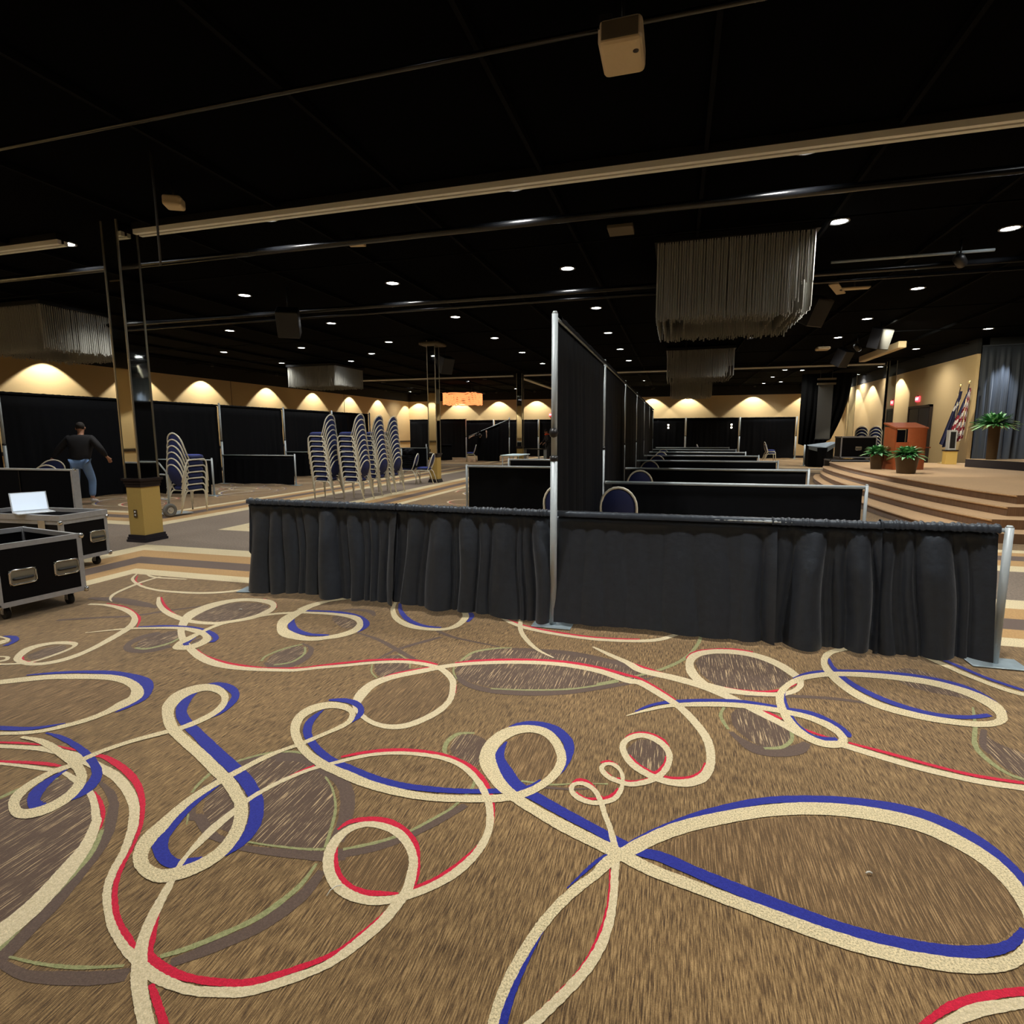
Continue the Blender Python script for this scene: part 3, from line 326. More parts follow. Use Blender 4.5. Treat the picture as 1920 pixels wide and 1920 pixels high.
G -0.233,-2.746,0.014 -0.14,-2.686,0.016 -0.078,-2.633,0.016 -0.029,-2.578,0.014 0.029,-2.486,0.016 0.073,-2.404,0.014 0.104,-2.271,0.015 0.097,-2.206,0.012
G -0.286,-2.835,0.011 -0.279,-2.927,0.02 -0.294,-3.002,0.024 -0.328,-3.089,0.023 -0.391,-3.171,0.022 -0.457,-3.241,0.02 -0.512,-3.284,0.015
D -0.247,-2.859,0.031 -0.243,-2.957,0.047 -0.265,-3.038,0.052 -0.302,-3.119,0.047 -0.367,-3.197,0.045 -0.417,-3.248,0.039 -0.464,-3.292,0.032
G -0.947,-3.408,0.007 -0.849,-3.401,0.01 -0.761,-3.388,0.013 -0.683,-3.369,0.012 -0.588,-3.336,0.008
D -1,-3.426,0.024 -0.934,-3.431,0.024 -0.832,-3.436,0.032 -0.724,-3.414,0.042 -0.626,-3.386,0.045 -0.552,-3.354,0.041
D -1.522,-2.677,0.014 -1.403,-2.723,0.031 -1.319,-2.774,0.033 -1.298,-2.792,0.04 -1.176,-2.913,0.041 -1.111,-3.014,0.047 -1.061,-3.124,0.048 -1.012,-3.236,0.047 -0.991,-3.315,0.048 -0.972,-3.388,0.055 -0.961,-3.451,0.054
G -1.209,-2.912,0.014 -1.133,-3.01,0.023 -1.087,-3.123,0.029 -1.057,-3.226,0.029 -1.031,-3.32,0.027 -1.01,-3.392,0.028 -1.007,-3.422,0.03
G -0.041,-1.824,0.014 -0.118,-1.855,0.027 -0.145,-1.934,0.027 -0.13,-2.015,0.021 -0.09,-2.068,0.012
G 1.228,-1.177,0.014 1.202,-1.29,0.019 1.231,-1.429,0.019
G 1.384,-1.574,0.019 1.47,-1.539,0.024 1.531,-1.447,0.02 1.544,-1.341,0.015
D 1.24,-1.45,0.027 1.277,-1.518,0.045 1.351,-1.593,0.088 1.453,-1.584,0.088 1.54,-1.539,0.074 1.6,-1.46,0.037
G 2.58,-0.797,0.01 2.494,-1.026,0.019 2.397,-1.257,0.024 2.39,-1.399,0.028 2.422,-1.501,0.025 2.466,-1.532,0.023
D 2.516,-1.068,0.027 2.434,-1.246,0.028 2.43,-1.33,0.027
D 1.352,-0.999,0.017 1.604,-0.928,0.035 1.836,-0.893,0.037 2.063,-0.901,0.031
D -4.046,-1.065,0.043 -3.78,-0.919,0.043 -3.529,-0.8,0.046 -3.359,-0.599,0.048 -3.158,-0.408,0.037
D -2.942,-1.07,0.064 -2.989,-1.185,0.082 -2.94,-1.345,0.049 -2.819,-1.419,0.059 -2.682,-1.381,0.079 -2.619,-1.274,0.066
G -2.841,-1.372,0.024 -2.737,-1.361,0.033 -2.677,-1.235,0.03 -2.694,-1.123,0.018
D -1.714,-0.967,0.018 -1.584,-1.04,0.032 -1.519,-1.193,0.058 -1.535,-1.325,0.08 -1.631,-1.383,0.054 -1.73,-1.349,0.022
G -1.702,-0.982,0.022 -1.772,-1.093,0.027 -1.805,-1.24,0.021 -1.775,-1.33,0.017
G -1.65,-1.023,0.013 -1.571,-1.141,0.017 -1.564,-1.287,0.023 -1.647,-1.363,0.02
D -4.432,-0.496,0.05 -4.13,-0.472,0.131 -3.757,-0.516,0.107 -3.535,-0.567,0.025
D -1.44,-0.653,0.021 -1.2,-0.747,0.037 -0.957,-0.901,0.04 -0.775,-1.018,0.038
D -1.024,-1.088,0.019 -0.982,-0.908,0.033 -0.9,-0.759,0.045 -0.768,-0.568,0.034
D -0.85,-0.448,0.038 -0.676,-0.543,0.034 -0.532,-0.581,0.025 -0.275,-0.64,0.018
G -1.022,-1.151,0.01 -0.953,-1.283,0.011 -0.871,-1.359,0.01
G -0.926,-0.961,0.011 -0.796,-1.057,0.011 -0.737,-1.163,0.009
D -1.912,-0.251,0.031 -1.803,-0.142,0.052 -1.624,-0.145,0.062 -1.523,-0.245,0.023
R 1.572,-2.908,0.01 1.675,-2.82,0.021 1.753,-2.772,0.024 1.828,-2.736,0.023 1.9,-2.708,0.024 1.955,-2.692,0.022
P 1.608,-2.904,0.02 1.736,-2.813,0.033 1.831,-2.768,0.031 1.888,-2.744,0.029 1.937,-2.727,0.03
G 0.299,-2.156,0.013 0.434,-2.145,0.013 0.547,-2.106,0.008 0.677,-2.072,0.01
D 0.408,-2.172,0.018 0.516,-2.155,0.015 0.628,-2.117,0.01
G -1.843,-2.91,0.024 -1.826,-2.88,0.024 -1.813,-2.819,0.024 -1.786,-2.765,0.018 -1.727,-2.708,0.014
G -1.058,-2.626,0.012 -1.082,-2.553,0.016 -1.087,-2.455,0.021 -1.047,-2.377,0.017 -0.955,-2.28,0.017 -0.848,-2.233,0.018 -0.728,-2.232,0.014
D -1.031,-2.395,0.023 -0.97,-2.324,0.05 -0.861,-2.269,0.053 -0.708,-2.273,0.058
D -1.039,-2.568,0.02 -1.002,-2.672,0.035 -0.926,-2.756,0.03 -0.899,-2.748,0.04 -0.783,-2.812,0.038 -0.7,-2.829,0.028
G -0.958,-2.743,0.007 -0.912,-2.796,0.007
F -0.446,-1.082 -0.467,-0.965 -0.422,-0.804 -0.242,-0.659 0.008,-0.597 0.271,-0.611 0.528,-0.671 0.734,-0.723 0.818,-0.802 0.745,-0.907 0.57,-1.05 0.368,-1.171 0.113,-1.267 -0.106,-1.291 -0.299,-1.24 -0.409,-1.16
F -0.92,-2.708 -1.049,-2.516 -1.05,-2.385 -0.95,-2.286 -0.784,-2.264 -0.619,-2.331 -0.486,-2.438 -0.398,-2.543 -0.347,-2.647 -0.298,-2.769 -0.396,-2.788 -0.529,-2.8 -0.686,-2.79 -0.824,-2.766
F -1.902,-2.951 -1.812,-2.889 -1.78,-2.784 -1.68,-2.694 -1.484,-2.759 -1.332,-2.86 -1.2,-2.996 -1.138,-3.129 -1.097,-3.26 -1.089,-3.343 -1.076,-3.436
F -0.111,-1.993 -0.123,-1.893 -0.074,-1.843 -0.003,-1.85 0.051,-1.896 0.075,-2.021 0.067,-2.1 0.004,-2.073 -0.071,-2.046
F 1.257,-1.249 1.312,-1.153 1.409,-1.126 1.493,-1.182 1.537,-1.319 1.528,-1.437 1.459,-1.542 1.376,-1.555 1.302,-1.478 1.258,-1.374
F 1.089,-0.562 1.153,-0.403 1.334,-0.331 1.504,-0.367 1.6,-0.477 1.666,-0.639 1.619,-0.769 1.463,-0.892 1.31,-0.919 1.198,-0.871 1.125,-0.738
F 0.731,-1.768 0.788,-1.656 0.876,-1.664 0.921,-1.775 0.875,-1.92 0.803,-1.894 0.746,-1.824
H 0.896,-2.421 1.056,-2.275 1.306,-2.135 1.507,-2.062 1.698,-2.035 1.869,-2.052 1.971,-2.116 2.032,-2.216 2.05,-2.338 2.013,-2.432 1.951,-2.508 1.861,-2.561 1.751,-2.588 1.611,-2.6 1.472,-2.586 1.328,-2.554 1.174,-2.508 1.005,-2.457
H 0.151,-1.885 0.211,-1.763 0.312,-1.752 0.386,-1.836 0.422,-1.97 0.391,-2.095 0.316,-2.158 0.255,-2.12 0.191,-2.02
H -0.271,-2.698 -0.237,-2.626 -0.156,-2.603 -0.071,-2.631 -0.001,-2.68 0.048,-2.766 0.065,-2.853 -0.002,-2.88 -0.076,-2.893 -0.16,-2.86 -0.221,-2.799
H -0.776,-1.672 -0.797,-1.535 -0.744,-1.337 -0.593,-1.211 -0.504,-1.186 -0.393,-1.319 -0.334,-1.478 -0.333,-1.637 -0.386,-1.757 -0.472,-1.841 -0.592,-1.855 -0.7,-1.783
H -3.238,-2.168 -3.104,-2.078 -2.848,-1.94 -2.518,-1.847 -2.281,-1.9 -2.16,-1.978 -2.145,-2.146 -2.224,-2.334 -2.415,-2.426 -2.696,-2.486
F 2.493,-1.12 2.514,-1.203 2.584,-1.286 2.6,-1.378 2.498,-1.581 2.471,-1.522 2.431,-1.444 2.429,-1.31
F 2.285,-0.36 2.438,-0.28 2.541,-0.342 2.629,-0.486 2.634,-0.669 2.535,-0.668 2.382,-0.619 2.299,-0.513
F -2.857,-1.359 -2.937,-1.23 -2.924,-1.086 -2.84,-1 -2.675,-1.158 -2.669,-1.288 -2.765,-1.351
F -1.74,-1.32 -1.779,-1.199 -1.744,-1.049 -1.656,-1.024 -1.563,-1.173 -1.578,-1.306 -1.651,-1.358
F -3.084,-0.601 -3.089,-0.416 -2.964,-0.252 -2.773,-0.2 -2.594,-0.252 -2.517,-0.392 -2.547,-0.553 -2.636,-0.698 -2.834,-0.739 -3,-0.703
F -3.446,-1.698 -3.467,-1.565 -3.414,-1.477 -3.316,-1.522 -3.287,-1.653 -3.34,-1.734
F -1.02,-1.119 -0.955,-0.986 -0.848,-1.006 -0.744,-1.135 -0.739,-1.223 -0.834,-1.335 -0.931,-1.277
F -1.856,-0.362 -1.796,-0.32 -1.629,-0.395 -1.543,-0.51 -1.591,-0.589 -1.762,-0.479
F -2.525,-1.173 -2.559,-1.106 -2.535,-1.079 -2.462,-1.137 -2.442,-1.207 -2.48,-1.217
"""
# ================================================================ FLOOR with its woven pattern
fl = MB()
FM = [M_AISLE, M_FIELD, M_CREAMC, M_TANC, M_DARKC, M_PALE, M_LEAFC, M_LEAF2, M_GREEN, M_RED, M_BLUEC]
fl.box((-19, -9, -0.05), (13, 35, 0.0), 0)
def ring(x0, y0, x1, y1, a, b, mi, z):
    o = [(x0+a, y0+a), (x1-a, y0+a), (x1-a, y1-a), (x0+a, y1-a)]; i = [(x0+b, y0+b), (x1-b, y0+b), (x1-b, y1-b), (x0+b, y1-b)]
    fl.add([(x, y, z) for x, y in o+i], [(k, (k+1) % 4, 4+(k+1) % 4, 4+k) for k in range(4)], mi)
def region(x0, y0, x1, y1):
    for a, b, m in ((0, .31, 2), (.31, .64, 3), (.64, .95, 4), (.95, 1.18, 3), (1.18, 1.38, 2)): ring(x0, y0, x1, y1, a, b, m, 0.0006)
    fl.add([(x0+1.38, y0+1.38, 0.0006), (x1-1.38, y0+1.38, 0.0006), (x1-1.38, y1-1.38, 0.0006), (x0+1.38, y1-1.38, 0.0006)], [(0, 1, 2, 3)], 1)
REG = [(-6.28, -12, 12, 1.75), (-6.27, 3.05, 12, 21.6), (-18.5, 3.07, -7.57, 21.6), (-18.5, -12, -7.57, 1.75), (-18.5, 22.9, -7.57, 36), (-6.27, 22.9, 12, 36)]
for r in REG: region(*r)
SEQ = [0]
def ribbon(P, mi, z, sub=10):
    P = catmull(P, sub); n = len(P); vs = []; SEQ[0] += 1; z0 = z+.0000012*SEQ[0]
    for i in range(n):
        z = z0+.0000009*i
        a = P[max(i-1, 0)]; b = P[min(i+1, n-1)]; tx, ty = b[0]-a[0], b[1]-a[1]; l = math.hypot(tx, ty) or 1
        h = max(P[i][2], 0.004)/2+random.uniform(-.0013, .0013); vs += [(P[i][0]-ty/l*h, P[i][1]+tx/l*h, z), (P[i][0]+ty/l*h, P[i][1]-tx/l*h, z)]
    fl.add(vs, [(2*i, 2*i+1, 2*i+3, 2*i+2) for i in range(n-1)], mi)
LV = {'H': (7, .0012), 'F': (6, .0014), 'D': (4, .0018), 'G': (8, .0022), 'R': (9, .0026), 'P': (5, .0030), 'B': (10, .0034), 'C': (2, .0038)}
for line in SWIRLS.strip().split('\n'):
    k, *t = line.split(); P = [tuple(map(float, q.split(','))) for q in t]; mi, z = LV[k]
    if k in 'FH':
        Q = catmull(P+[P[0]], 5)[:-1]; n = len(Q); cx = sum(q[0] for q in Q)/n; cy = sum(q[1] for q in Q)/n
        bmp = bmesh.new(); f = bmp.faces.new([bmp.verts.new((q[0], q[1], z)) for q in Q]); bmesh.ops.triangulate(bmp, faces=[f])
        bmp.verts.index_update(); fl.add([v.co[:] for v in bmp.verts], [tuple(v.index for v in f.verts) for f in bmp.faces], mi); bmp.free()
    else: ribbon(P, mi, z)
# farther off the loops repeat; only their thin pale outlines still read
random.seed(11)
def far_loops(x0, y0, x1, y1, n):
    for i in range(n):
        cx, cy = random.uniform(x0, x1), random.uniform(y0, y1); a, b = random.uniform(.3, .75), random.uniform(.2, .5); th = random.uniform(0, PI); ph = random.uniform(0, 6)
        P = []
        for k in range(15):
            t = ph+k*0.5; rr_ = 1+0.06*k; x, y = a*rr_*math.cos(t), b*rr_*math.sin(t)
            P.append((cx+x*math.cos(th)-y*math.sin(th), cy+x*math.sin(th)+y*math.cos(th), 0.035+0.025*math.sin(t)))
        P = [p for p in P if x0-.9 < p[0] < x1+.9 and y0-.9 < p[1] < y1+.9]
        if len(P) > 4:
            ribbon(P, 5 if i % 3 else 2, .0030, 3)
            ribbon([(p[0]+.03, p[1]+.02, p[2]*.6) for p in P], 9 if i % 2 else 10, .0026, 3)
far_loops(-4.0, 5.4, 4.0, 19.5, 60); far_loops(-12.5, 5.4, -9.9, 19.4, 34); far_loops(-12.5, -3, -9.5, -0.4, 8); far_loops(-4, 25, 6, 31, 20); far_loops(-14, 25, -9.8, 30, 16)
floor = struct(fl.build('floor', FM))
for p, col in (((0.66, -2.62), 0), ((-2.9, -0.55), 0), ((1.0, -2.9), 0)): pass

# ================================================================ ROOM SHELL
ce = MB(); ce.box((-19, -9, CEIL), (13, 35, CEIL+.1)); ceiling = struct(ce.build('ceiling', M_CEIL))
for i, x in enumerate([-17.1, -15.4, -13.7, -12.0, -10.3, -8.7, -6.0, -4.0, -2.3, -0.6, 1.1, 2.8, 4.5, 6.2, 7.9]):
    MB().box((x-.02, -8.9, CEIL-.07), (x+.02, 34, CEIL-.002)).build('joist', M_JOIST, ceiling)
for i, y in enumerate([4.3, 7.7, 10.9, 14.2, 17.4, 20.8, 24.2, 27.6, 31]):
    MB().tube([(-17.9, y, CEIL-.10), (9.7, y, CEIL-.10)], .014, 8).build('conduit', M_JOIST, ceiling)
def wall(name, a, b, mt=M_WALL): return struct(MB().box(a, b).build(name, mt))
WT = 3.86
wl = MB().box((-18.3, -9, 0), (-18, 34, WT), 0).box((-18.3, -9, WT), (-17.99, 34, CEIL), 1); wall_left = struct(wl.build('wall_left', [M_WALL, M_WALLB]))
for y in (-2.0, 7.0, 16.6, 25.5): MB().box((-18.0, y-.004, 0), (-17.985, y+.004, WT)).build('wallpaper_seam', M_WOOD, wall_left)
wf = MB().box((-18.3, 34, 0), (11, 34.3, WT), 0).box((-18.3, 33.99, WT), (11, 34.3, CEIL), 1); wall_far = struct(wf.build('wall_far', [M_WALL, M_WALLB]))
wr = MB().box((9.8, 17.02, 0), (10.1, 34, 3.95), 0).box((9.79, 17.02, 3.95), (10.1, 34, CEIL), 1); wall_right = struct(wr.build('wall_right', [M_WALL, M_WALLB]))
wall('wall_stage', (12.2, -9, 0), (12.5, 17.3, CEIL), M_WALLB); wall('wall_near', (-18.3, -9.3, 0), (12.5, -9, CEIL))
struct(MB().box((9.9, 17.02, 0), (12.2, 17.3, CEIL)).build('wall_stage_return', M_WALLB))
for nm, a, b in (('baseboard_left', (-18, -9, 0), (-17.97, 34, .14)), ('baseboard_far', (-18, 33.97, 0), (9.8, 34, .14)), ('baseboard_right', (9.77, 17, 0), (9.8, 34, .14))):
    struct(MB().box(a, b).build(nm, M_BASE))
struct(MB().box((-17.995, -9, .95), (-17.96, 34, 1.06)).build('trim_1', M_WOOD)); struct(MB().box((-18, -8.999, .95), (12, -8.96, 1.06)).build('trim_2', M_WOOD))
# dark double door in the right wall with its lit sign
dr = struct(MB().box((9.74, 19.9, 0), (9.8, 21.9, 2.5)).build('door_1', M_BLACKPL))
MB().box((9.70, 19.86, 0), (9.79, 19.94, 2.54)).box((9.70, 21.86, 0), (9.79, 21.94, 2.54)).box((9.70, 19.86, 2.46), (9.79, 21.94, 2.54)).build('door_frame', M_WOOD, dr)
for y in (20.0, 20.92): MB().box((9.715, y, .06), (9.745, y+.88, 2.42)).build('door_leaf', mat('door_black_laminate', (.02, .02, .024), .3), dr)
for y in (20.80, 21.0): MB().tube([(9.69, y, 1.0), (9.66, y, 1.03), (9.66, y, 1.17), (9.69, y, 1.2)], .012, 8).build('door_handle', M_CHROME, dr)
def exit_sign(loc, rz, label, grp=None):
    t = thing('exit_sign', label, 'sign', loc, rz)
    bevel(MB().box((-.16, -.03, -.10), (.16, .03, .10)).build('housing', mat('exit_red_face', (.8, .02, .03), .4, emis=(1, .06, .09), estr=1.6), t), .01)
    MB().box((-.02, -.02, .10), (.02, .02, .14)).build('mounting_bracket', M_BLACKPL, t)
    cu = bpy.data.curves.new('EXIT', 'FONT'); cu.body = 'EXIT'; cu.size = .15; cu.align_x = 'CENTER'; cu.align_y = 'CENTER'; cu.extrude = .001
    to = bpy.data.objects.new('tmp', cu); C.objects.link(to)
    bpy.context.view_layer.update(); me = bpy.data.meshes.new_from_object(to.evaluated_get(bpy.context.evaluated_depsgraph_get())); bpy.data.objects.remove(to)
    me.materials.clear(); me.materials.append(mat('exit_letters', (1, .8, .8), .4, emis=(1, .55, .55), estr=3))
    o = bpy.data.objects.new('lettering', me); C.objects.link(o); o.parent = t; o.location = (0, -.032, 0); o.rotation_euler = (PI/2, 0, 0)
exit_sign((9.768, 21.25, 2.80), PI/2*3, 'red lit exit sign above the dark double door by the stage')
exit_sign((-7.35, 33.968, 2.80), 0, 'small red exit sign high on the far wall, left of the tall centre pole')

# folding-wall tracks hung below the ceiling
def track(name, y, x0, x1, label, wd=.075, rz=None):
    t = thing(name, label, 'track', ((x0+x1)/2, y, 4.27)); L = x1-x0
    MB().box((-L/2, -wd, 0), (L/2, -wd*.25, .06)).build('flange', M_TRACK, t); MB().box((-L/2, wd*.25, 0), (L/2, wd, .06)).build('flange', M_TRACK, t)
    MB().box((-L/2, -wd*.25, .02), (L/2, wd*.25, .06)).build('slot', M_WOOD, t)
    MB().box((-L/2, -wd*1.2, .06), (L/2, wd*1.2, CEIL-4.275)).build('header', M_DUCT, t); return t
track('wall_track', 2.1, -6.33, 9.0, 'long cream folding-wall track crossing the dark ceiling in front')
track('wall_track', 2.1, -12.6, -7.72, 'short cream ceiling track left of the nearest mirrored column')
track('wall_track', 22.6, -6.25, 8.95, 'thin far ceiling track between two distant columns, right half', .05)
track('wall_track', 22.6, -17.8, -6.8, 'thin far ceiling track running left behind the second column', .05)
t = track('wall_track', 0, -4.0, 4.0, 'pale track running back from the far column left of the tall centre pole', .07); t.location = (-6.7, 27.3, 4.27); t.rotation_euler = (0, 0, PI/2+.0); 
def pocket_door(): pass

# ================================================================ STAGE
def arc_edge(k):      # west edge of each level: a shallow curve between a near corner and a far tip
    near = [(4.97, 4.95), (5.38, 5.38), (5.76, 5.82), (6.07, 6.25)][k]
    mids = [[(4.78, 5.75), (4.65, 7.0), (4.60, 8.4), (4.66, 10.5), (4.85, 13.0), (5.12, 15.4), (5.5, 17.0)],
            [(5.16, 6.55), (5.03, 7.85), (4.96, 9.2), (4.98, 11.0), (5.10, 13.3), (5.36, 15.6), (5.66, 17.0)],
            [(5.56, 6.9), (5.42, 8.0), (5.34, 10.0), (5.32, 12.0), (5.38, 14.2), (5.52, 16.0), (5.72, 17.0)],
            [(5.90, 7.1), (5.78, 8.3), (5.68, 9.9), (5.63, 11.0), (5.63, 13.0), (5.72, 15.0), (5.9, 17.0)]][k]
    return catmull([near]+mids, 5)
stage = thing('stage', 'wide tan carpeted stage with four curved steps on the right', 'stage', (8, 11, 0))
for k in range(4):
    P = [(x-8, y-11) for x, y in arc_edge(k)]; poly = [(4.1, P[0][1])]+P[:]+[(4.1, 5.99)]
    poly = poly[::-1] if k >= 0 else poly
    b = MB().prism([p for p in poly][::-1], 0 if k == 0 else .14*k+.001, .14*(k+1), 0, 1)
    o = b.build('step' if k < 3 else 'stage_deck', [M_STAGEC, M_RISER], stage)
    ed = MB(); e = P; ed.tube([(x-.004, y, .14*(k+1)-.018) for x, y in e], .018, 6); ed.build('step_nosing', M_STAGEC, stage)
# raised choir platform
plt = thing('stage_platform', 'low raised platform on the stage in front of the blue curtain', 'platform', (9, 14, .561))
pp = catmull([(8.80, 14.65), (9.1, 13.9), (9.45, 12.6), (9.9, 11.4), (10.6, 10.4)], 5); poly = pp+[(11.9, 10.4), (11.9, 14.9), (9.0, 14.9)]
MB().prism([(x-9, y-14) for x, y in poly], 0, .22, 0, 1).build('platform_deck', [M_STAGEC, mat('platform_dark_skirt', (.015, .01, .012), .9)], plt)
# ================================================================ MIRRORED COLUMNS
def column(x, y, label, outlet=False):
    t = thing('column', label, 'column', (x, y, 0), 0, 'mirrored columns')
    HX, HY = .135, .155; MB().box((-HX, -HY, .1), (HX, HY, .86)).build('shaft', M_COLT, t)
    b = MB()
    for h, z0, z1 in ((.04, 0, .035), (.03, .035, .07), (.02, .07, .105)): b.box((-h-HX, -h-HY, z0), (h+HX, h+HY, z1))
    b.build('base_moulding', M_BASE, t)
    b = MB().box((-.01-HX, -.01-HY, .80), (.01+HX, .01+HY, .845)).box((-.02-HX, -.02-HY, .845), (.02+HX, .02+HY, .89)).box((-.04-HX, -.04-HY, .89), (.04+HX, .04+HY, .925))
    b.build('ledge', M_WOOD, t)
    for nm, a, c in (('mirror_panel', (-HX+.01, -HY, .93), (HX-.01, -HY+.01, CEIL)), ('mirror_panel', (-HX+.01, HY-.01, .93), (HX-.01, HY, CEIL)),
                     ('mirror_panel', (-HX, -HY+.01, .93), (-HX+.01, HY-.01, CEIL)), ('mirror_panel', (HX-.01, -HY+.01, .93), (HX, HY-.01, CEIL))):
        MB().box(a, c).build(nm, M_MIRROR, t)
    for sx in (-1, 1):
        for sy in (-1, 1): MB().box((sx*(HX-.003)-.011, sy*(HY-.003)-.011, .925), (sx*(HX-.003)+.011, sy*(HY-.003)+.011, CEIL)).build('corner_trim', M_TRIM, t)
    if outlet:
        o = MB().box((-.03, -.165, .36), (.03, -.154, .475)).build('outlet_cover', mat('brown_outlet_cover', (.12, .08, .04), .5), t)
        for z in (.395, .44): MB().lathe([(.014, 0), (.014, .006)], (0, 0, 0), 10).build('socket', mat('white_socket', (.9, .9, .9), .4, emis=(1, 1, 1), estr=0), o).matrix_world = Matrix.Translation((0, -.164, z)) @ Matrix.Rotation(PI/2, 4, 'X')
column(-6.57, 2.03, 'nearest mirrored column on a tan pedestal, left of the front low drapes', True)
column(-6.52, 12.45, 'second mirrored column, behind the tall stacks of chairs')
column(-6.50, 22.75, 'far mirrored column beside the table, just left of the tall centre pole')
column(9.27, 22.75, 'mirrored column behind the wooden lectern on the stage side')
column(9.20, 27.9, 'farthest mirrored column at the right wall, behind the stacked chairs')
bevel(tag(MB().box((-.34, -.34, 0), (.34, .34, .10)).build('column_collar', M_BEIGED), 'cream collar at the head of the second mirrored column', 'collar'), .04).location = (-6.52, 12.45, 4.26)

# ================================================================ PIPE AND DRAPE
def upright(x, y, h, label, group, rz=0, knob=False, r=.024):
    t = thing('upright_pole', label, 'pole', (x, y, 0), rz, group)
    b = MB()
    if h > 1.2: b.tube([(0, 0, .012), (0, 0, 1.35)], r+.004, 12).tube([(0, 0, 1.35), (0, 0, h)], r, 12).tube([(0, 0, h), (0, 0, h+.02)], [r, r*.6], 12)
    else: b.tube([(0, 0, .012), (0, 0, h)], r, 12).tube([(0, 0, h), (0, 0, h+.012)], [r, r*.6], 12)
    b.build('pole', M_ALU, t)
    bevel(MB().box((-.16, -.10, 0.004), (.16, .10, .012)).build('base_plate', M_STEEL, t), .003)
    if h > 1.2: MB().tube([(0, 0, 1.33), (0, 0, 1.37)], r+.007, 12).build('collar', M_BLACKPL, t)
    if knob:
        b = MB(); b.lathe([(.001, -.038), (.026, -.03), (.038, 0), (.026, .03), (.001, .038)], (0, 0, 0), 14)
        k = b.build('clamp_knob', M_BLACKPL, t); k.location = (.005, -.05, 1.55)
    return t
def crossbar(p0, p1, z, label, group, r=.017):
    a, b = Vector((*p0, z)), Vector((*p1, z)); c = (a+b)/2
    o = MB().tube([a-c, b-c], r, 10).build('crossbar', M_ALU); o.location = c
    return tag(o, label, 'crossbar', group)
def drape(p0, p1, ztop, zbot, label, group=None, side=1, seed=0, lam=.20, amp=.030, rows=12, per=26, flare=.03, hem=.01, name='drape', mt=None, calm=None, pocket=.034, ruff=.004, top1=None, coll=0):
    """cloth hung from a crossbar: rod pocket, pinched heading, irregular folds, slightly uneven hem"""
    rnd = random.Random(seed); A = Vector((*p0, 0)); B = Vector((*p1, 0)); L = (B-A).length; d = (B-A)/L; nrm = Vector((d.y, -d.x, 0))*side
    n = max(8, int(L*per)); K = int(L/lam)+2
    kn = []; u = 0
    while u < L+lam: kn.append((u, rnd.uniform(.45, 1.5), rnd.uniform(-.5, .5), rnd.uniform(.35, 1))); u += lam*rnd.choice((.3, .45, .6, .9, 1.3))
    def prof(u, t):
        uu_ = u+0.05*t*math.sin(u*1.9+seed)+.012*math.sin(t*5+u*9+seed)
        for i in range(len(kn)-1):
            if kn[i][0] <= uu_ <= kn[i+1][0]:
                f = (uu_-kn[i][0])/(kn[i+1][0]-kn[i][0]); f = f**(1+.35*kn[i][2])
                a = kn[i][1]*min(1.3, max(.35, (kn[i+1][0]-kn[i][0])/lam*1.2))*(.8+.5*kn[i][2]*(t-.4)); return a*(math.sin(PI*f)**.62)*1.25-.45
        return 0
    V = []; cols = []
    pk = [(a, pocket) for a in (-120, -60, -20, 20, 60, 100, 140, 180)]
    for i in range(n+1):
        u = L*i/n; base = A+d*u; zt = ztop if top1 is None else ztop+(top1-ztop)*u/L; col = []
        rf = ruff*math.sin(u*61+2*math.sin(u*17+seed))+ruff*.6*math.sin(u*133+seed)
        cm = 1 if calm is None else calm(u)
        for a, r in pk:
            a_ = math.radians(a+90); r_ = pocket*.85+abs(rf)*1.6
            col.append(base-nrm*math.cos(a_)*r_*-1+Vector((0, 0, zt+r_*math.sin(a_)*1.0)))
        hm = zbot+hem*(math.sin(u*3.1+seed*1.7)+.6*math.sin(u*7.7+seed))
        for j in range(1, rows+1):
            t = j/rows; z = (zt-.03)*(1-t)+hm*t
            grow = min(1, .25+t*2.2)
            off = prof(u, t)*amp*grow*cm + flare*(t**1.3) - .022
            col.append(base+nrm*(off+.012)+Vector((0, 0, z)))
        cols.append(col)
    R = len(cols[0]); b = MB()
    b.add([p for c in cols for p in c], [(i*R+j, i*R+j+1, (i+1)*R+j+1, (i+1)*R+j) for i in range(n) for j in range(R-1)], 0, True)
    o = b.build(name, mt or M_DRAPE); c = (A+B)/2
    for v in o.data.vertices: v.co -= c
    o.location = c
    return tag(o, label, 'curtain' if name == 'stage_curtain' else 'drape', group)

# ---- front row (nearest the camera)
GF = 'low black drapes of the front row'
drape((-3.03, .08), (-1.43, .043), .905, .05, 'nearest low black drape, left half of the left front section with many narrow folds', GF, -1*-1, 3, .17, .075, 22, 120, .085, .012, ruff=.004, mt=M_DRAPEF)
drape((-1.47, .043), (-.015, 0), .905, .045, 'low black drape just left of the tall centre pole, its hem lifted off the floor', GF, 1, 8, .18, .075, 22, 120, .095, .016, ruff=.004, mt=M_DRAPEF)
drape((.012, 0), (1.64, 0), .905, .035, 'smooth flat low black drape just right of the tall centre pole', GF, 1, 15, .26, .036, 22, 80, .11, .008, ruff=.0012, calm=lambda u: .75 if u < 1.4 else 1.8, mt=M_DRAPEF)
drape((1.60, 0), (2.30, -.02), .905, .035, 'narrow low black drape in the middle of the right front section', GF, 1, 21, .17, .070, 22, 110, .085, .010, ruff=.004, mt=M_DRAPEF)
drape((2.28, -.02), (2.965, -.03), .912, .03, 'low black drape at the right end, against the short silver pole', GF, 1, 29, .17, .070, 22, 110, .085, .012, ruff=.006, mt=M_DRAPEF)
crossbar((-3.04, .08), (-.02, 0), .905, 'crossbar inside the heading of the front left low drapes', 'front row crossbars', .014)
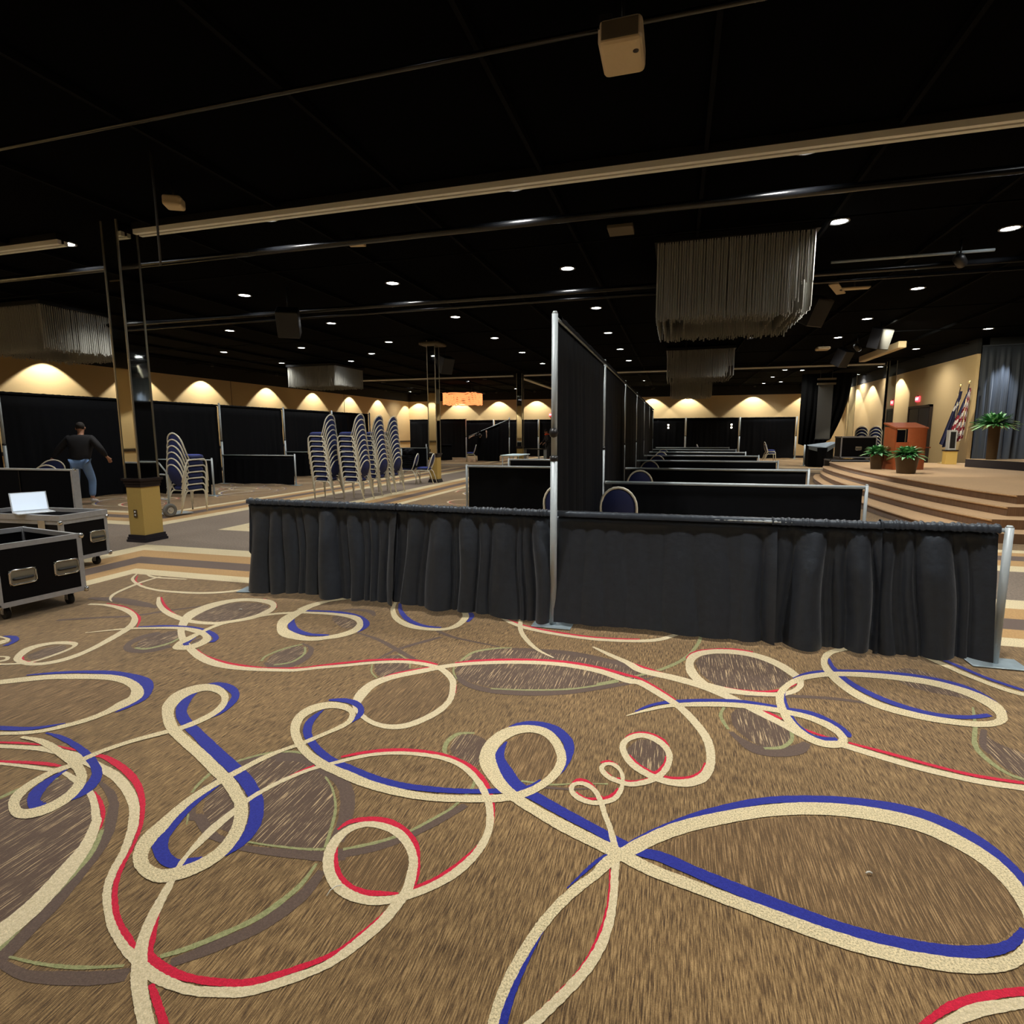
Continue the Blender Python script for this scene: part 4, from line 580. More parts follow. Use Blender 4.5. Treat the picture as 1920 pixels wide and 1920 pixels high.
crossbar((.02, 0), (2.99, -.03), .908, 'crossbar inside the heading of the front right low drapes', 'front row crossbars', .014)
upright(-3.065, .16, .92, 'short silver pole at the left end of the front low drapes', 'front row poles', .2)
upright(0, -.062, 2.44, 'tall silver telescoping pole with a black knob in the middle of the front row', 'front row poles', 0, True)
upright(3.015, -.04, .93, 'short silver pole at the right end of the front low drapes', 'front row poles', 0)

# ---- spine: tall drapes running away from the centre pole
SY = [0, 3.07, 6.13, 9.2, 12.3, 15.4, 18.5]
for k in range(6):
    drape((0, SY[k]+.05), (0, SY[k+1]-.05), 2.42, .03, '%s tall black drape along the centre spine, counted away from the front pole' % ORD[k], 'tall drapes of the centre spine', 1, 40+k, .2, .028, 10, 22 if k < 2 else 14, .03)
    crossbar((0, SY[k]+.02), (0, SY[k+1]-.02), 2.42, 'crossbar over the %s tall drape of the centre spine' % ORD[k], 'spine crossbars', .012)
for k in range(1, 7):
    upright(0.0, SY[k], 2.46, 'tall silver pole at the %s joint of the centre spine' % ORD[k-1], 'spine poles', r=.015)
# ---- low dividers to the right of the spine
for k in range(1, 8):
    y = SY[k] if k < 7 else 21.6
    dsc = ['nearest of the low black dividers behind the front row, right of the spine', 'second low divider from the front right of the spine', 'third low divider right of the spine', 'fourth low divider right of the spine', 'fifth low divider right of the spine', 'sixth low divider right of the spine', 'farthest low divider right of the spine'][k-1]
    drape((.12, y), (3.03, y), .90, .03, dsc, 'low dividers right of the spine', 1, 60+k, .3, .014 if k < 3 else .018, 10, 26 if k < 3 else 12, .03, ruff=.0, pocket=.018)
    crossbar((.03, y), (3.05, y), .905, 'crossbar of the %s low divider right of the spine' % ORD[k-1], 'right divider crossbars', .021)
    upright(3.07, y, .93, 'short pole at the right end of the %s low divider right of the spine' % ORD[k-1], 'short poles of the right dividers', r=.019)
# ---- low dividers to the left of the spine
for k, y in ((0, 6.15), (1, 9.1)):
    drape((-3.03, y), (-.12, y), .90, .03, ['low black divider left of the spine, seen over the front drape', 'second low black divider left of the spine, behind the first'][k], 'low dividers left of the spine', 1, 80+k, .3, .012, 10, 18, .03, ruff=.0, pocket=.018)
    crossbar((-3.05, y), (-.04, y), .905, 'crossbar of the %s low divider left of the spine' % ORD[k], 'left divider crossbars', .021)
    upright(-3.07, y, .93, 'short pole at the left end of the %s low divider left of the spine' % ORD[k], 'short poles of the left dividers')
# ---- long left wall of tall drapes
LY = [-7.85+3.03*j for j in range(10)]
for j in range(3, 9):
    drape((-12.9, LY[j]+.03), (-12.9, LY[j+1]-.03), 2.44, .03, '%s tall black drape of the long left row, counted from the near end' % ORD[j-3], 'tall drapes of the long left row', 1, 100+j, .2, .035, 9, 20, .03)
    crossbar((-12.9, LY[j]+.01), (-12.9, LY[j+1]-.01), 2.45, 'crossbar over the %s tall drape of the long left row' % ORD[j-3], 'left row crossbars', .02)
for j in range(3, 10): upright(-12.85, LY[j], 2.5, '%s tall silver pole of the long left row, counted from the left edge' % ORD[j-3], 'poles of the long left row', r=.03)
for j, (y, x1) in enumerate(((7.3, -10.4), (10.3, -10.2), (13.35, -10.2), (16.4, -9.75), (19.4, -10.0))):
    q = ['behind the hand truck', 'left of the chair stacks', 'partly behind the nearest chair stack', 'behind the pile of folded drapes', 'farthest, beyond the folded drapes'][j]
    drape((-12.8, y), (x1, y), .90, .03, 'low black divider off the left row, '+q, 'low dividers off the left row', 1, 130+j, .2, .03, 9, 16, .03, ruff=.0, pocket=.018)
    crossbar((-12.85, y), (x1, y), .905, 'crossbar of the low divider off the left row, '+q, 'left row divider crossbars', .018)
    upright(x1+.03, y, .95, 'short pole ending the low divider '+q, 'short poles off the left row')
# ---- far left corner and far wall
for j, (a, b_) in enumerate(((-16.0, -14.45), (-14.3, -12.1))):
    drape((a, 30), (b_, 30), 2.44, .03, ['tall far drape left of the second column', 'tall far drape right of the second column, under the orange light'][j], 'tall drapes of the far left corner', 1, 150+j, .2, .03, 9, 14)
    upright(b_+.05, 29.95, 2.48, ['tall pole beside the second column in the far left corner', 'tall far pole beside the person lifting a crossbar'][j], 'poles of the far left corner', r=.035)
drape((-13.05, 26.2), (-11.5, 26.2), .9, .03, 'low dark divider under the orange light', 'far low dividers', 1, 160, .2, .02, 8, 12); upright(-13.1, 26.15, .95, 'short pale pole left of the low divider under the orange light', 'far short poles', r=.035)
upright(-9.84, 27.8, .95, 'short far pole right of the person lifting a crossbar', 'far short poles', r=.03); upright(-6.9, 28.4, .95, 'short far pole between the far column and the orange jacket', 'far short poles', r=.03)
FX = [7.61-3.1*k for k in range(7)]+[-14.2]
for k in range(7):
    drape((FX[k+1]+.05, 32.5), (FX[k]-.05, 32.5), 2.42, .03, '%s tall black drape along the far wall, counted from the right' % ORD[k], 'tall drapes along the far wall', 1, 170+k, .16, .04, 9, 16)
for k in range(8): upright(FX[k], 32.4, 2.46, '%s tall pole of the far wall drapes, counted from the right' % ORD[k], 'poles of the far wall drapes', r=.04)
drape((6.67, 25.06), (7.55, 24.6), .9, .03, 'low black drape beside the stage curtain, right end of the hall', 'far low dividers', 1, 190, .18, .03, 8, 14)
upright(6.67, 25.0, .97, 'short pale pole at the foot of the black stage curtain', 'far short poles', r=.035)
# ---- far black stage curtain, projection screen in front of it
b = MB(); N = 30; V = []
for i in range(N+1):
    for j in range(16):
        t = j/15; z = 4.3*(1-t)+t*(1.0-.25*math.sin(PI*i/N)+.25*(i/N)); x = 6.55+(2.15-.9*t*t*.8)*i/N+.0
        V.append((x, 26+.10*math.sin(i*1.7)*(.3+t), z))
b.add(V, [(i*16+j, i*16+j+1, (i+1)*16+j+1, (i+1)*16+j) for i in range(N) for j in range(15)], 0, True)
tag(b.build('stage_curtain', M_DRAPE2), 'tall black curtain gathered up at the bottom, left of the far right wall', 'curtain')
t = thing('projection_screen', 'narrow dark grey projection screen hanging on the black curtain', 'screen', (7.5, 25.6, 1.25))
MB().box((-.30, -.01, 0), (.32, .01, 2.5)).build('screen_fabric', mat('screen_grey', (.05, .05, .045), .8), t)
MB().box((-.36, -.06, 2.5), (.42, .06, 2.58)).box((-.36, -.06, 2.72), (.42, .06, 2.80)).build('roller_case', M_BEIGED, t); MB().box((-.32, -.02, -.04), (.34, .02, 0)).build('weight_bar', M_BLACKPL, t); MB().box((-.25, -.01, 2.8), (-.23, .01, CEIL-1.25)).box((.25, -.01, 2.8), (.27, .01, CEIL-1.25)).build('hanger', M_BLACKPL, t)
t = thing('draped_table', 'far table with a grey top cloth and black skirt at the foot of the curtain', 'table', (7.15, 24.2, 0))
b = MB(); P = [(.55*math.cos(a)*(1+.03*math.sin(9*a)), .38*math.sin(a)*(1+.03*math.sin(9*a))) for a in [2*PI*k/40 for k in range(40)]]
b.prism(P, .02, .86, 0); b.build('table_skirt', M_DRAPE, t)
MB().add([(-.55, -.36, .95), (.15, -.36, .88), (.62, -.3, 1.12), (.5, .36, 1.12), (-.5, .36, .98), (-.55, -.36, .80), (.12, -.37, .62), (.62, -.31, .98)], [(0, 1, 2, 3, 4), (0, 5, 6, 1), (1, 6, 7, 2)], 0).build('tablecloth', mat('slate_cloth', (.16, .20, .24), .8), t)
# ---- lit blue-grey curtain at the side of the stage
drape((9.86, 16.86), (11.2, 16.72), 4.15, .60, 'blue-grey stage curtain brightly lit by a spotlight, behind the tall planter', 'blue-grey stage curtains', 1, 201, .11, .08, 10, 34, .02, name='stage_curtain', mt=M_DRAPEB)
drape((11.22, 16.72), (12.1, 15.2), 4.15, .60, 'unlit blue-grey stage curtain at the right edge of the photo', 'blue-grey stage curtains', 1, 202, .2, .05, 10, 22, .02, name='stage_curtain', mt=M_DRAPEB)

# ================================================================ BANQUET CHAIRS
def make_chair():
    t = thing('banquet_chair', '-', 'chair')
    for sy in (-1, 1):
        y = sy*.205
        MB().tube([(.225, y, 0), (.215, y, .30), (.205, y, .385), (.17, y, .425), (.12, y, .43)], .0145, 8).build('leg', M_FRAME, t)
        MB().tube([(-.34, y, 0), (-.255, y, .27), (-.215, y, .375), (-.17, y, .42), (-.10, y, .425)], .0145, 8).build('leg', M_FRAME, t)
    b = MB()
    for sy in (-1, 1): b.tube([(.14, sy*.205, .43), (-.12, sy*.205, .424)], .0145, 8)
    b.tube([(.15, -.205, .43), (.15, .205, .43)], .010, 8).tube([(-.16, -.205, .425), (-.16, .205, .425)], .010, 8).build('seat_frame', M_FRAME, t)
    P = [(-.15, -.19, .44), (-.19, -.20, .52), (-.235, -.205, .64)]
    for k in range(13):
        a = PI*k/12; P.append((-.255-.055*math.sin(a), -.205*math.cos(a), .70+.235*math.sin(a)))
    P += [(-.235, .205, .64), (-.19, .20, .52), (-.15, .19, .44)]
    MB().tube(P, .0145, 8).build('back_frame', M_FRAME, t)
    # pad: rounded outline with a little thickness
    def pad(off, mi, bulge):
        b = MB(); V = [(-.235+off, 0, .68)]; O = []
        for k in range(24):
            a = 2*PI*k/24; yy = .19*math.cos(a); zz = .70+(.215*math.sin(a) if math.sin(a) > 0 else .185*math.sin(a)**1*(1.0))
            if math.sin(a) < 0: yy = max(-.185, min(.185, .22*math.cos(a)))
            O.append((yy, zz))
        return O
    O = pad(0, 0, 0); b = MB(); X = lambda z: -.15-.16*min(1, max(0, (z-.46)/.47))
    for off, mi, s0, s1 in ((.022, 0, .82, 1), (-.022, 1, .88, 1)):
        V = [(X(.70)+off*1.25, 0, .70)]+[(X(.7+(z-.7)*s0)+off, y*s0, .7+(z-.7)*s0) for y, z in O]+[(X(z), y, z) for y, z in O]
        F = [(0, 1+k, 1+(k+1) % 24) for k in range(24)]+[(1+k, 25+k, 25+(k+1) % 24, 1+(k+1) % 24) for k in range(24)]
        b.add(V, F, mi, True)
    b.build('backrest', [M_BLUE, M_NAVY], t)
    b = MB(); S = []
    for k in range(28):
        a = 2*PI*k/28; c, s = math.cos(a), math.sin(a); S.append((.015+.205*math.copysign(abs(c)**.55, c), .205*math.copysign(abs(s)**.55, s)))
    V = []
    for sc, z, in ((.92, .436), (1, .446), (1.02, .472), (.95, .505), (.72, .524)): V += [(.015+(x-.015)*sc, y*sc, z) for x, y in S]
    F = [(r*28+k, r*28+(k+1) % 28, (r+1)*28+(k+1) % 28, (r+1)*28+k) for r in range(4) for k in range(28)]
    b.add(V, F, 0, True); b.f.append(tuple(range(4*28, 5*28))); b.m.append(0); b.sm.append(True); b.f.append(tuple(reversed(range(28)))); b.m.append(1); b.sm.append(False)
    for i in range(84): b.m[i] = 1  # seat sides navy: shade between stacked seats put into the colour
    b.build('seat', [M_BLUE, M_NAVY], t)
    return t
chair0 = make_chair(); freeze(chair0); USED = [False]
def chair(x, y, z, rz, label, group=None, ry=0, rx=0):
    o = chair0 if not USED[0] else copy_tree(chair0); USED[0] = True
    o.location = (x, y, z); o.rotation_euler = (rx, ry, rz); o['label'] = label
    if group: o['group'] = group
    return o
STK = [(-7.22, 7.56, PI-.02, 'nearest-left tall stack'), (-6.43, 7.58, PI-.04, 'second tall stack from the left'), (-6.50, 8.60, PI-.08, 'third tall stack from the left'), (-6.52, 9.40, PI-.10, 'farthest tall stack')]
for si, (x, y, rz, nm) in enumerate(STK):
    for k in range(10):
        pos = 'topmost chair' if k == 9 else ('bottom chair' if k == 0 else '%s chair up' % ORD[k])
        chair(x+k*.013*math.cos(rz), y+k*.013*math.sin(rz), k*.118+.001*k, rz, '%s in the %s by the second column' % (pos, nm), 'stacked banquet chairs by the second column')
for k in range(6):
    pos = 'topmost chair' if k == 5 else ('bottom chair' if k == 0 else '%s chair up' % ORD[k])
    chair(-8.30+k*.004, 4.50+k*.012, .045+k*.119, 1.45, '%s in the stack on the hand truck' % pos, 'chairs stacked on the hand truck')
for x, y, rz, lb in ((.30, 2.36, PI/2, 'navy-backed chair just behind the front right drape'), (.34, 5.40, PI/2+.05, 'navy-backed chair behind the nearest low divider right of the spine'),
                     (.36, 8.75, PI/2, 'dark chair in shadow by the third low divider'), (.42, 11.9, PI/2, 'pale-framed chair by the fourth low divider'), (.44, 15.0, PI/2, 'pale-framed chair by the fifth low divider'),
                     (.44, 18.1, PI/2, 'farthest dark chair back beside the spine'), (-.40, 2.5, PI/2, 'blue chair half hidden left of the tall centre pole')):
    chair(x, y, 0, rz, lb, 'single chairs in the booths')
chair(5.7, 28.4, 0, .1, 'lower of two stacked chairs standing by the far wall drapes', 'two far stacked chairs'); chair(5.69, 28.4, .12, .1, 'upper of two stacked chairs standing by the far wall drapes', 'two far stacked chairs')
chair(2.25, 27.5, 0, .15, 'single far chair seen over the farthest dividers')
chair(-10.0, 25.2, 0, PI+.3, 'far chair beside the person lifting a crossbar')
chair(-6.62, 12.0-.15, 0, PI+.15, 'blue chair in front of the second column, right of the folded drapes')
chair(-7.12, 11.75, 0, PI+.2, 'chair carrying the pile of folded black drapes')
for s_, (x, y) in enumerate(((7.60, 20.0), (8.12, 20.2))):
    for k in range(8): chair(x, y, k*.118, PI/2-.25, '%s chair up in the %s stack behind the flight cases' % (ORD[k], ['left', 'right'][s_]), 'chairs stacked behind the flight cases')
# pile of folded drapes
t = thing('folded_drapes', 'crumpled pile of folded black drapes on a chair by the second column', 'cloth pile', (-7.12, 11.72, .50))
random.seed(5)
for k in range(7):
    b = MB(); z = k*.055; pr = []; w_ = .27-.012*k
    for a in range(20):
        an = 2*PI*a/20; pr.append((w_*math.copysign(abs(math.cos(an))**.6, math.cos(an))+random.uniform(-.015, .015), .22*math.copysign(abs(math.sin(an))**.6, math.sin(an))+random.uniform(-.015, .015)))
    V = [(x*s, y*s, z+h) for s, h in ((.9, 0), (1, .025), (.9, .055)) for x, y in pr]
    b.add(V, [(r*20+i, r*20+(i+1) % 20, (r+1)*20+(i+1) % 20, (r+1)*20+i) for r in range(2) for i in range(20)]+[tuple(range(40, 60)), tuple(reversed(range(20)))], 0, True)
    b.build('folded_drape', M_DRAPE, t)
bm = bmesh.new(); bmesh.ops.create_icosphere(bm, subdivisions=3, radius=.2)
for v in bm.verts: v.co *= 1+.22*math.sin(v.co.x*31+v.co.y*17)*math.cos(v.co.z*23+v.co.y*9)
for v in bm.verts: v.co.z *= .62
me = bpy.data.meshes.new('crumpled_drape'); bm.to_mesh(me); bm.free(); me.materials.append(M_DRAPE)
for p in me.polygons: p.use_smooth = True
o = bpy.data.objects.new('crumpled_drape', me); C.objects.link(o); o.parent = t; o.location = (.03, 0, .48)
# ================================================================ HAND TRUCK
t = thing('hand_truck', 'grey tubular hand truck with fat tyres holding the chair stack by the nearest column', 'hand truck', (-8.46, 4.28, 0), 1.35)
b = MB()
b.tube([(-.22, -.24, .12), (-.22, -.24, .85), (-.34, -.24, 1.02), (-.34, .24, 1.02), (-.22, .24, .85), (-.22, .24, .12)], .016, 8)
for z in (.33, .80): b.tube([(-.22, -.24, z), (-.22, .24, z)], .014, 8)
b.tube([(-.34, -.24, 1.02), (-.5, -.24, 1.10), (-.5, .24, 1.10), (-.34, .24, 1.02)], .015, 8).build('tube_frame', M_ALU, t)
MB().box((-.22, -.22, .02), (.25, .22, .04)).build('toe_plate', M_ALU, t)
MB().tube([(-.25, -.36, .13), (-.25, .36, .13)], .012, 8).build('axle', M_CHROME, t)
for sy in (-1, 1):
    o = MB(); P = [(-.25+.095*math.cos(2*PI*k/20), sy*.30, .132+.095*math.sin(2*PI*k/20)) for k in range(20)]
    o.tube(P, .037, 10, 0, True); wh = o.build('wheel', M_GREYRUB, t)
    hb = MB(); hb.tube([(-.25, sy*.27, .132), (-.25, sy*.33, .132)], .06, 14); hb.build('hub', M_CHROME, wh)

# ================================================================ FLIGHT CASES
def handle(parent, x, y, z, ax):       # recessed case handle on a face normal to +X (ax=0)
    h = MB(); w, hh = .095, .062
    P = [(0, s*w, z_) for s, z_ in ((-1, -hh), (1, -hh), (1, hh), (-1, hh))]
    h.tube([(0.004, -w, -hh+.02), (0.004, -w+.02, -hh), (.004, w-.02, -hh), (.004, w, -hh+.02), (.004, w, hh-.02), (.004, w-.02, hh), (.004, -w+.02, hh), (.004, -w, hh-.02)], .009, 6, 0, True)
    h.box((-.001, -w, -hh), (.003, w, hh), 1)
    o = h.build('handle_dish', [M_CHROME, mat('worn_zinc_dish', (.30, .29, .24), .4, .8)], parent); o.location = (x, y, z)
    g = MB(); g.tube([(.005, -.07, -.012), (.022, -.06, -.012), (.022, .06, -.012), (.005, .07, -.012)], .010, 8); g.build('grip', M_RUBBER, o)
    return o
def flight_case(name, label, loc, rz, X, Y, H, z0=.12, open_top=True, casters=True, handles=((.0, .0),), group='flight cases'):
    """front face at local x=0 spanning y in [-Y, 0]; body runs back to x=-X"""
    t = thing(name, label, 'flight case', loc, rz, group); th = .018
    b = MB()
    b.box((-X, -Y, z0), (0, 0, z0+.015)).box((-th, -Y, z0), (0, 0, H)).box((-X, -Y, z0), (-X+th, 0, H)).box((-X, -Y, z0), (0, -Y+th, H)).box((-X, -th, z0), (0, 0, H))
    b.build('case_body', M_CASE, t)
    if open_top: MB().box((-X+th, -Y+th, z0+.016), (-th, -th, z0+.10)).build('foam_lining', M_FOAM, t)
    else: MB().box((-X, -Y, H), (0, 0, H+.012)).build('case_lid', M_CASE, t)
    e = .040
    def ext(a, c): return MB().box(a, c).build('edge_extrusion', M_ALUM2, t)
    for z in (z0, H-e*.6):
        ext((-X-.004, -Y-.004, z), (.004, -Y+e*.7, z+e)); ext((-X-.004, -e*.7, z), (.004, .004, z+e)); ext((-e*.7, -Y, z), (.005, 0, z+e*1.1)); ext((-X-.005, -Y, z), (-X+e*.7, 0, z+e*1.1))
    for x in (-X-.003, -e+.003):
        for y in (-Y-.003, -e+.003): ext((x, y, z0), (x+e, y+e, H))
    for x in (-X, 0):
        for y in (-Y, 0):
            for z in (z0+.012, H-.002):
                b = MB(); b.lathe([(.001, -.026), (.018, -.02), (.026, 0), (.018, .02), (.001, .026)], (x, y, z), 10); b.build('ball_corner', M_CHROME, t)
    for hy, hz in handles: handle(t, .003, hy, hz, 0)
    if casters:
        for x in (-X+.12, -.10):
            for y in (-Y+.09, -.09):
                c = MB().box((x-.04, y-.035, z0-.012), (x+.04, y+.035, z0)).box((x-.03, y-.03, .045), (x+.01, y-.022, z0-.01)).box((x-.03, y+.022, .045), (x+.01, y+.03, z0-.01)).build('caster_fork', M_ALUM2, t)
                w_ = MB(); w_.tube([(x-.01, y-.018, .048), (x-.01, y+.018, .048)], .048, 16); w_.build('caster_wheel', M_RUBBER, c)
    return t
flight_case('flight_case', 'nearest open flight case with two handles on its end', (-4.31, -.60, 0), -.16, .95, .66, .635, handles=((-.14, .37), (-.47, .36)))
c2 = flight_case('flight_case', 'second open flight case behind the first, a laptop resting on it', (-5.66, .72, 0), 0.05, 1.35, .56, .58, handles=((-.14, .36),), open_top=False)
tr = MB(); 
tr.box((-1.35, -.56, .60), (0, 0, .615)); tr.build('tray_floor', M_FOAM, c2)
for a, c_ in (((-1.36, -.57, .60), (.01, -.53, .66)), ((-1.36, -.03, .60), (.01, .01, .66)), ((-.03, -.53, .60), (.01, -.03, .66)), ((-1.36, -.53, .60), (-1.32, -.03, .66))): MB().box(a, c_).build('tray_edge', M_ALUM2, c2)
MB().box((-.30, -.575, .50), (-.2, -.56, .60)).build('butterfly_latch', M_CHROME, c2)
t = thing('case_lid', 'large black flight-case lid standing on edge behind the two open cases', 'case lid', (-6.52, 1.02, 0), 0.02, 'flight cases')
MB().box((-1.75, -.02, .01), (0, .05, 1.10)).build('lid_panel', M_FOAM, t)
for a, c_ in (((-1.76, -.03, 0), (.01, .06, .03)), ((-1.76, -.03, 1.09), (.01, .06, 1.11)), ((-.020, -.03, .03), (.01, .06, 1.09)), ((-1.76, -.03, .03), (-1.73, .06, 1.085))): MB().box(a, c_).build('edge_extrusion', M_ALUM2, t)
MB().box((-.92, -.032, .03), (-.90, -.021, 1.08)).build('centre_batten', M_CASE, t)
for x in (-1.74, -.01): MB().lathe([(.001, -.03), (.03, 0), (.001, .03)], (x, .015, 1.10), 10).build('ball_corner', M_CHROME, t)
t = thing('laptop', 'open laptop with a pale screen on the second flight case', 'laptop', (-6.16, .26, .661), 1.2)
bevel(MB().box((-.17, -.12, 0), (.17, .12, .014)).build('keyboard_base', mat('laptop_silver', (.6, .64, .68), .35, .3), t), .004)
o = MB().box((-.17, -.004, 0), (.17, .004, .225)).build('screen_lid', mat('laptop_silver', (.6, .64, .68)), t); o.location = (0, .12, .012); o.rotation_euler = (-.28, 0, 0)
s_ = MB().box((-.158, -.0062, .012), (.158, -.0045, .215)).build('display', mat('laptop_display', (.7, .8, .9), .3, emis=(.70, .83, 1), estr=.38), o)
# far flight cases behind the stage
flight_case('flight_case', 'large flight case behind the stage below the stacked chairs', (7.62, 18.3, .58), -PI/2, .8, 1.12, .80, z0=.06, open_top=False, casters=False, handles=((-.56, .40),), group='cases behind the stage').location = (6.52+1.12, 18.3, .58)
flight_case('flight_case', 'lower flat flight case supporting the large case behind the stage', (7.45, 18.2, 0), -PI/2, .9, 1.25, .56, z0=.05, open_top=False, casters=False, handles=((-.56, .3),), group='cases behind the stage')

# ================================================================ LECTERN, PLANTERS, FLAGS
M_CHERRY = mat('cherry_veneer', sr(150, 78, 42), 0.35, noise=.18, nscale=9)
t = thing('lectern', 'reddish brown wooden lectern with an angled open top between the potted plants', 'lectern', (6.80, 12.90, .562), .25)
MB().box((-.40, -.02, 0), (-.36, .45, 1.12)).build('side_panel', M_CHERRY, t); MB().box((.36, -.02, 0), (.40, .45, 1.12)).build('side_panel', M_CHERRY, t)
b = MB(); P = [(.42*math.sin(a), -.10*math.cos(a)) for a in [(-1.1+2.2*k/12) for k in range(13)]]; poly = [(x, y+.02) for x, y in P]+[(x*.92, y+.05) for x, y in P[::-1]]
b.prism(poly, .0, .72); b.build('front_panel', M_CHERRY, t)
b = MB(); b.prism([(x*.66+.14, y-.03) for x, y in poly], .55, 1.08); b.build('curved_fascia', M_CHERRY, t)
MB().add([(-.42, -.06, 1.06), (.42, -.06, 1.06), (.42, .48, 1.20), (-.42, .48, 1.20), (-.42, -.06, 1.10), (.42, -.06, 1.10), (.42, .48, 1.24), (-.42, .48, 1.24)], [(0, 3, 2, 1), (4, 5, 6, 7), (0, 1, 5, 4), (1, 2, 6, 5), (2, 3, 7, 6), (3, 0, 4, 7)]).build('sloping_top', M_CHERRY, t)
MB().box((-.35, -.03, .60), (-.15, .04, 1.04)).build('recess_shade_block', M_FOAM, t); MB().box((.40, .1, .56), (.62, .3, .59)).build('side_shelf', M_CHERRY, t)  # solid black block painted in as the shade of the open recess
M_POT = mat('bronze_planter', (.055, .035, .018), .45, .3, noise=.2); M_LEAF = mat('glossy_green_leaf', sr(52, 120, 58), .35, spec=.6, noise=.35, nscale=7, coat=.3); M_LEAFP = mat('pale_leaf', sr(150, 200, 150), .3, spec=.7)
def foliage(parent, z, R, n, seed, droop=.42, L=.30):
    rnd = random.Random(seed); b = MB()
    for i in range(n):
        a = rnd.uniform(0, 2*PI); el = rnd.uniform(.05, 1.45); ln = L*rnd.uniform(.7, 1.25); wd = .05*rnd.uniform(.7, 1.2); d = Vector((math.cos(a), math.sin(a), 0)); sd = Vector((-d.y, d.x, 0)); V = []
        p = Vector((0, 0, z))+d*rnd.uniform(0, .06)
        for k in range(6):
            t_ = k/5; w_ = wd*math.sin(PI*min(.97, t_*.85+.12)); q = p+d*ln*t_*math.cos(el)*(1+R)+Vector((0, 0, ln*(t_*math.sin(el)*1.15-droop*t_*t_)))
            V += [q-sd*w_+Vector((0, 0, .006)), q-Vector((0, 0, .004)), q+sd*w_+Vector((0, 0, .006))]
        b.add(V, [(3*k+j, 3*k+j+1, 3*k+4+j, 3*k+3+j) for k in range(5) for j in range(2)], 1 if rnd.random() < .35 else 0, True)
    o = b.build('foliage', [M_LEAF, M_LEAFP], parent); o['kind'] = 'stuff'; return o
def planter(loc, r0, r1, h, label, n, seed, L=.3, R=.3, shape=20):
    t = thing('potted_plant', label, 'plant', loc, .3, 'potted plants on the stage')
    b = MB(); b.lathe([(r0*.96, 0), (r0, .01), (r1, h), (r1*1.04, h), (r1*1.04, h+.02), (r1*.9, h+.02), (r1*.88, h-.03), (.01, h-.03)], (0, 0, 0), shape); b.build('pot', M_POT, t)
    foliage(t, h, R, n, seed, L=L); return t
planter((6.23, 11.30, .562), .19, .25, .42, 'potted leafy green plant in front of the lectern', 230, 3, .29, .25)
planter((6.10, 13.0, .562), .13, .17, .42, 'smaller potted leafy plant left of the lectern', 200, 4, .27, .2)
t = planter((9.32, 14.45, .785), .16, .18, .95, 'leafy plant in a tall square bronze planter on the raised platform', 240, 5, .42, .2, 4)
M_GOLD = mat('gold_finial', (.8, .6, .25), .3, .9, emis=(.9, .7, .35), estr=.12)  # faint emission makes the gold glow by itself, though no lamp
def flag(x, y, h, tilt, label, kind):
    t = thing('flag', label, 'flag', (x, y, .562), 0, 'flags on the stage')
    MB().lathe([(.14, 0), (.15, .02), (.05, .06), (.02, .08)], (0, 0, 0), 16).build('floor_base', M_GOLD, t)
    MB().tube([(0, 0, .05), (tilt, 0, h)], .014, 8).build('staff', M_WOOD, t)
    MB().lathe([(.001, 0), (.03, .02), (.045, .06), (.03, .10), (.001, .13)], (tilt, 0, h), 12).build('finial', M_GOLD, t)
    b = MB(); N = 34; R = 30; V = []; mi = []
    for i in range(N+1):
        u = i/N
        for j in range(R+1):
            v = j/R; spread = .06+(.34 if kind == 0 else .20)*v; a = u*7*PI
            xx = tilt*(1-v*.7)+ (u-.30)*spread*(1.1) - .18*v; yy = -.05+.055*math.sin(a)*(.3+v)-.05*v
            V.append((xx, yy, h-.12-v*(1.72-.35*abs(u-.4))))
    F = []; ms = []
    for i in range(N):
        for j in range(R):
            F.append((i*(R+1)+j, i*(R+1)+j+1, (i+1)*(R+1)+j+1, (i+1)*(R+1)+j)); u = i/N; v = j/R; s = v*1.0+u*.55
            if kind == 0: ms.append(2 if (u < .32 and v < .5) else (0 if int(s*11) % 2 == 0 else 1))
            else: ms.append(1 if .28 < v+.15*u < .36 else 2)
    b.add(V, F, 0, True); b.m = ms
    b.build('cloth', [mat('flag_red', sr(118, 18, 34), .8), mat('flag_white', sr(190, 184, 178), .8), mat('flag_navy', sr(24, 26, 58), .8)], t)
    MB().tube([(tilt-.05, -.02, h-.2), (tilt-.09, -.1, h-.8), (tilt-.12, -.12, h-1.3)], .008, 6).build('gold_cord', M_GOLD, t)
flag(9.12, 16.35, 2.42, .28, 'furled striped red and white flag on the stage by the blue curtain', 0)
flag(9.0, 16.55, 2.34, .26, 'furled dark blue flag with a white band, left of the striped flag', 1)
bevel(tag(MB().box((-.10, -.10, 0), (.10, .10, .60)).box((-.07, -.104, .05), (.07, -.10, .55), 1).build('speaker_box', [mat('white_box', (.35, .35, .35), .5), M_BLACKPL]), 'small white and black loudspeaker cabinet left of the flags', 'speaker'), .02).location = (9.0, 16.15, 1.0)
t = thing('pedestal', 'tan pedestal carrying the white loudspeaker left of the flags', 'pedestal', (9.0, 16.15, .562))
MB().box((-.15, -.12, 0), (.15, .12, .40)).build('pedestal_body', M_COLT, t); MB().box((-.17, -.14, .40), (.17, .14, .437)).build('pedestal_top', M_WOOD, t)
t = thing('wall_sconce', 'dark ornamental fitting on the tan wall beside the column', 'sconce', (9.74, 24.6, 2.1))
MB().lathe([(.02, -.3), (.09, -.2), (.12, 0), (.07, .15), (.10, .25), (.02, .3)], (0, 0, 0), 12).build('fitting_body', mat('dark_navy_fitting', (.02, .02, .05), .4), t); MB().box((-.04, -.2, .26), (.06, .2, .40)).build('fitting_cap', M_BLACKPL, t)

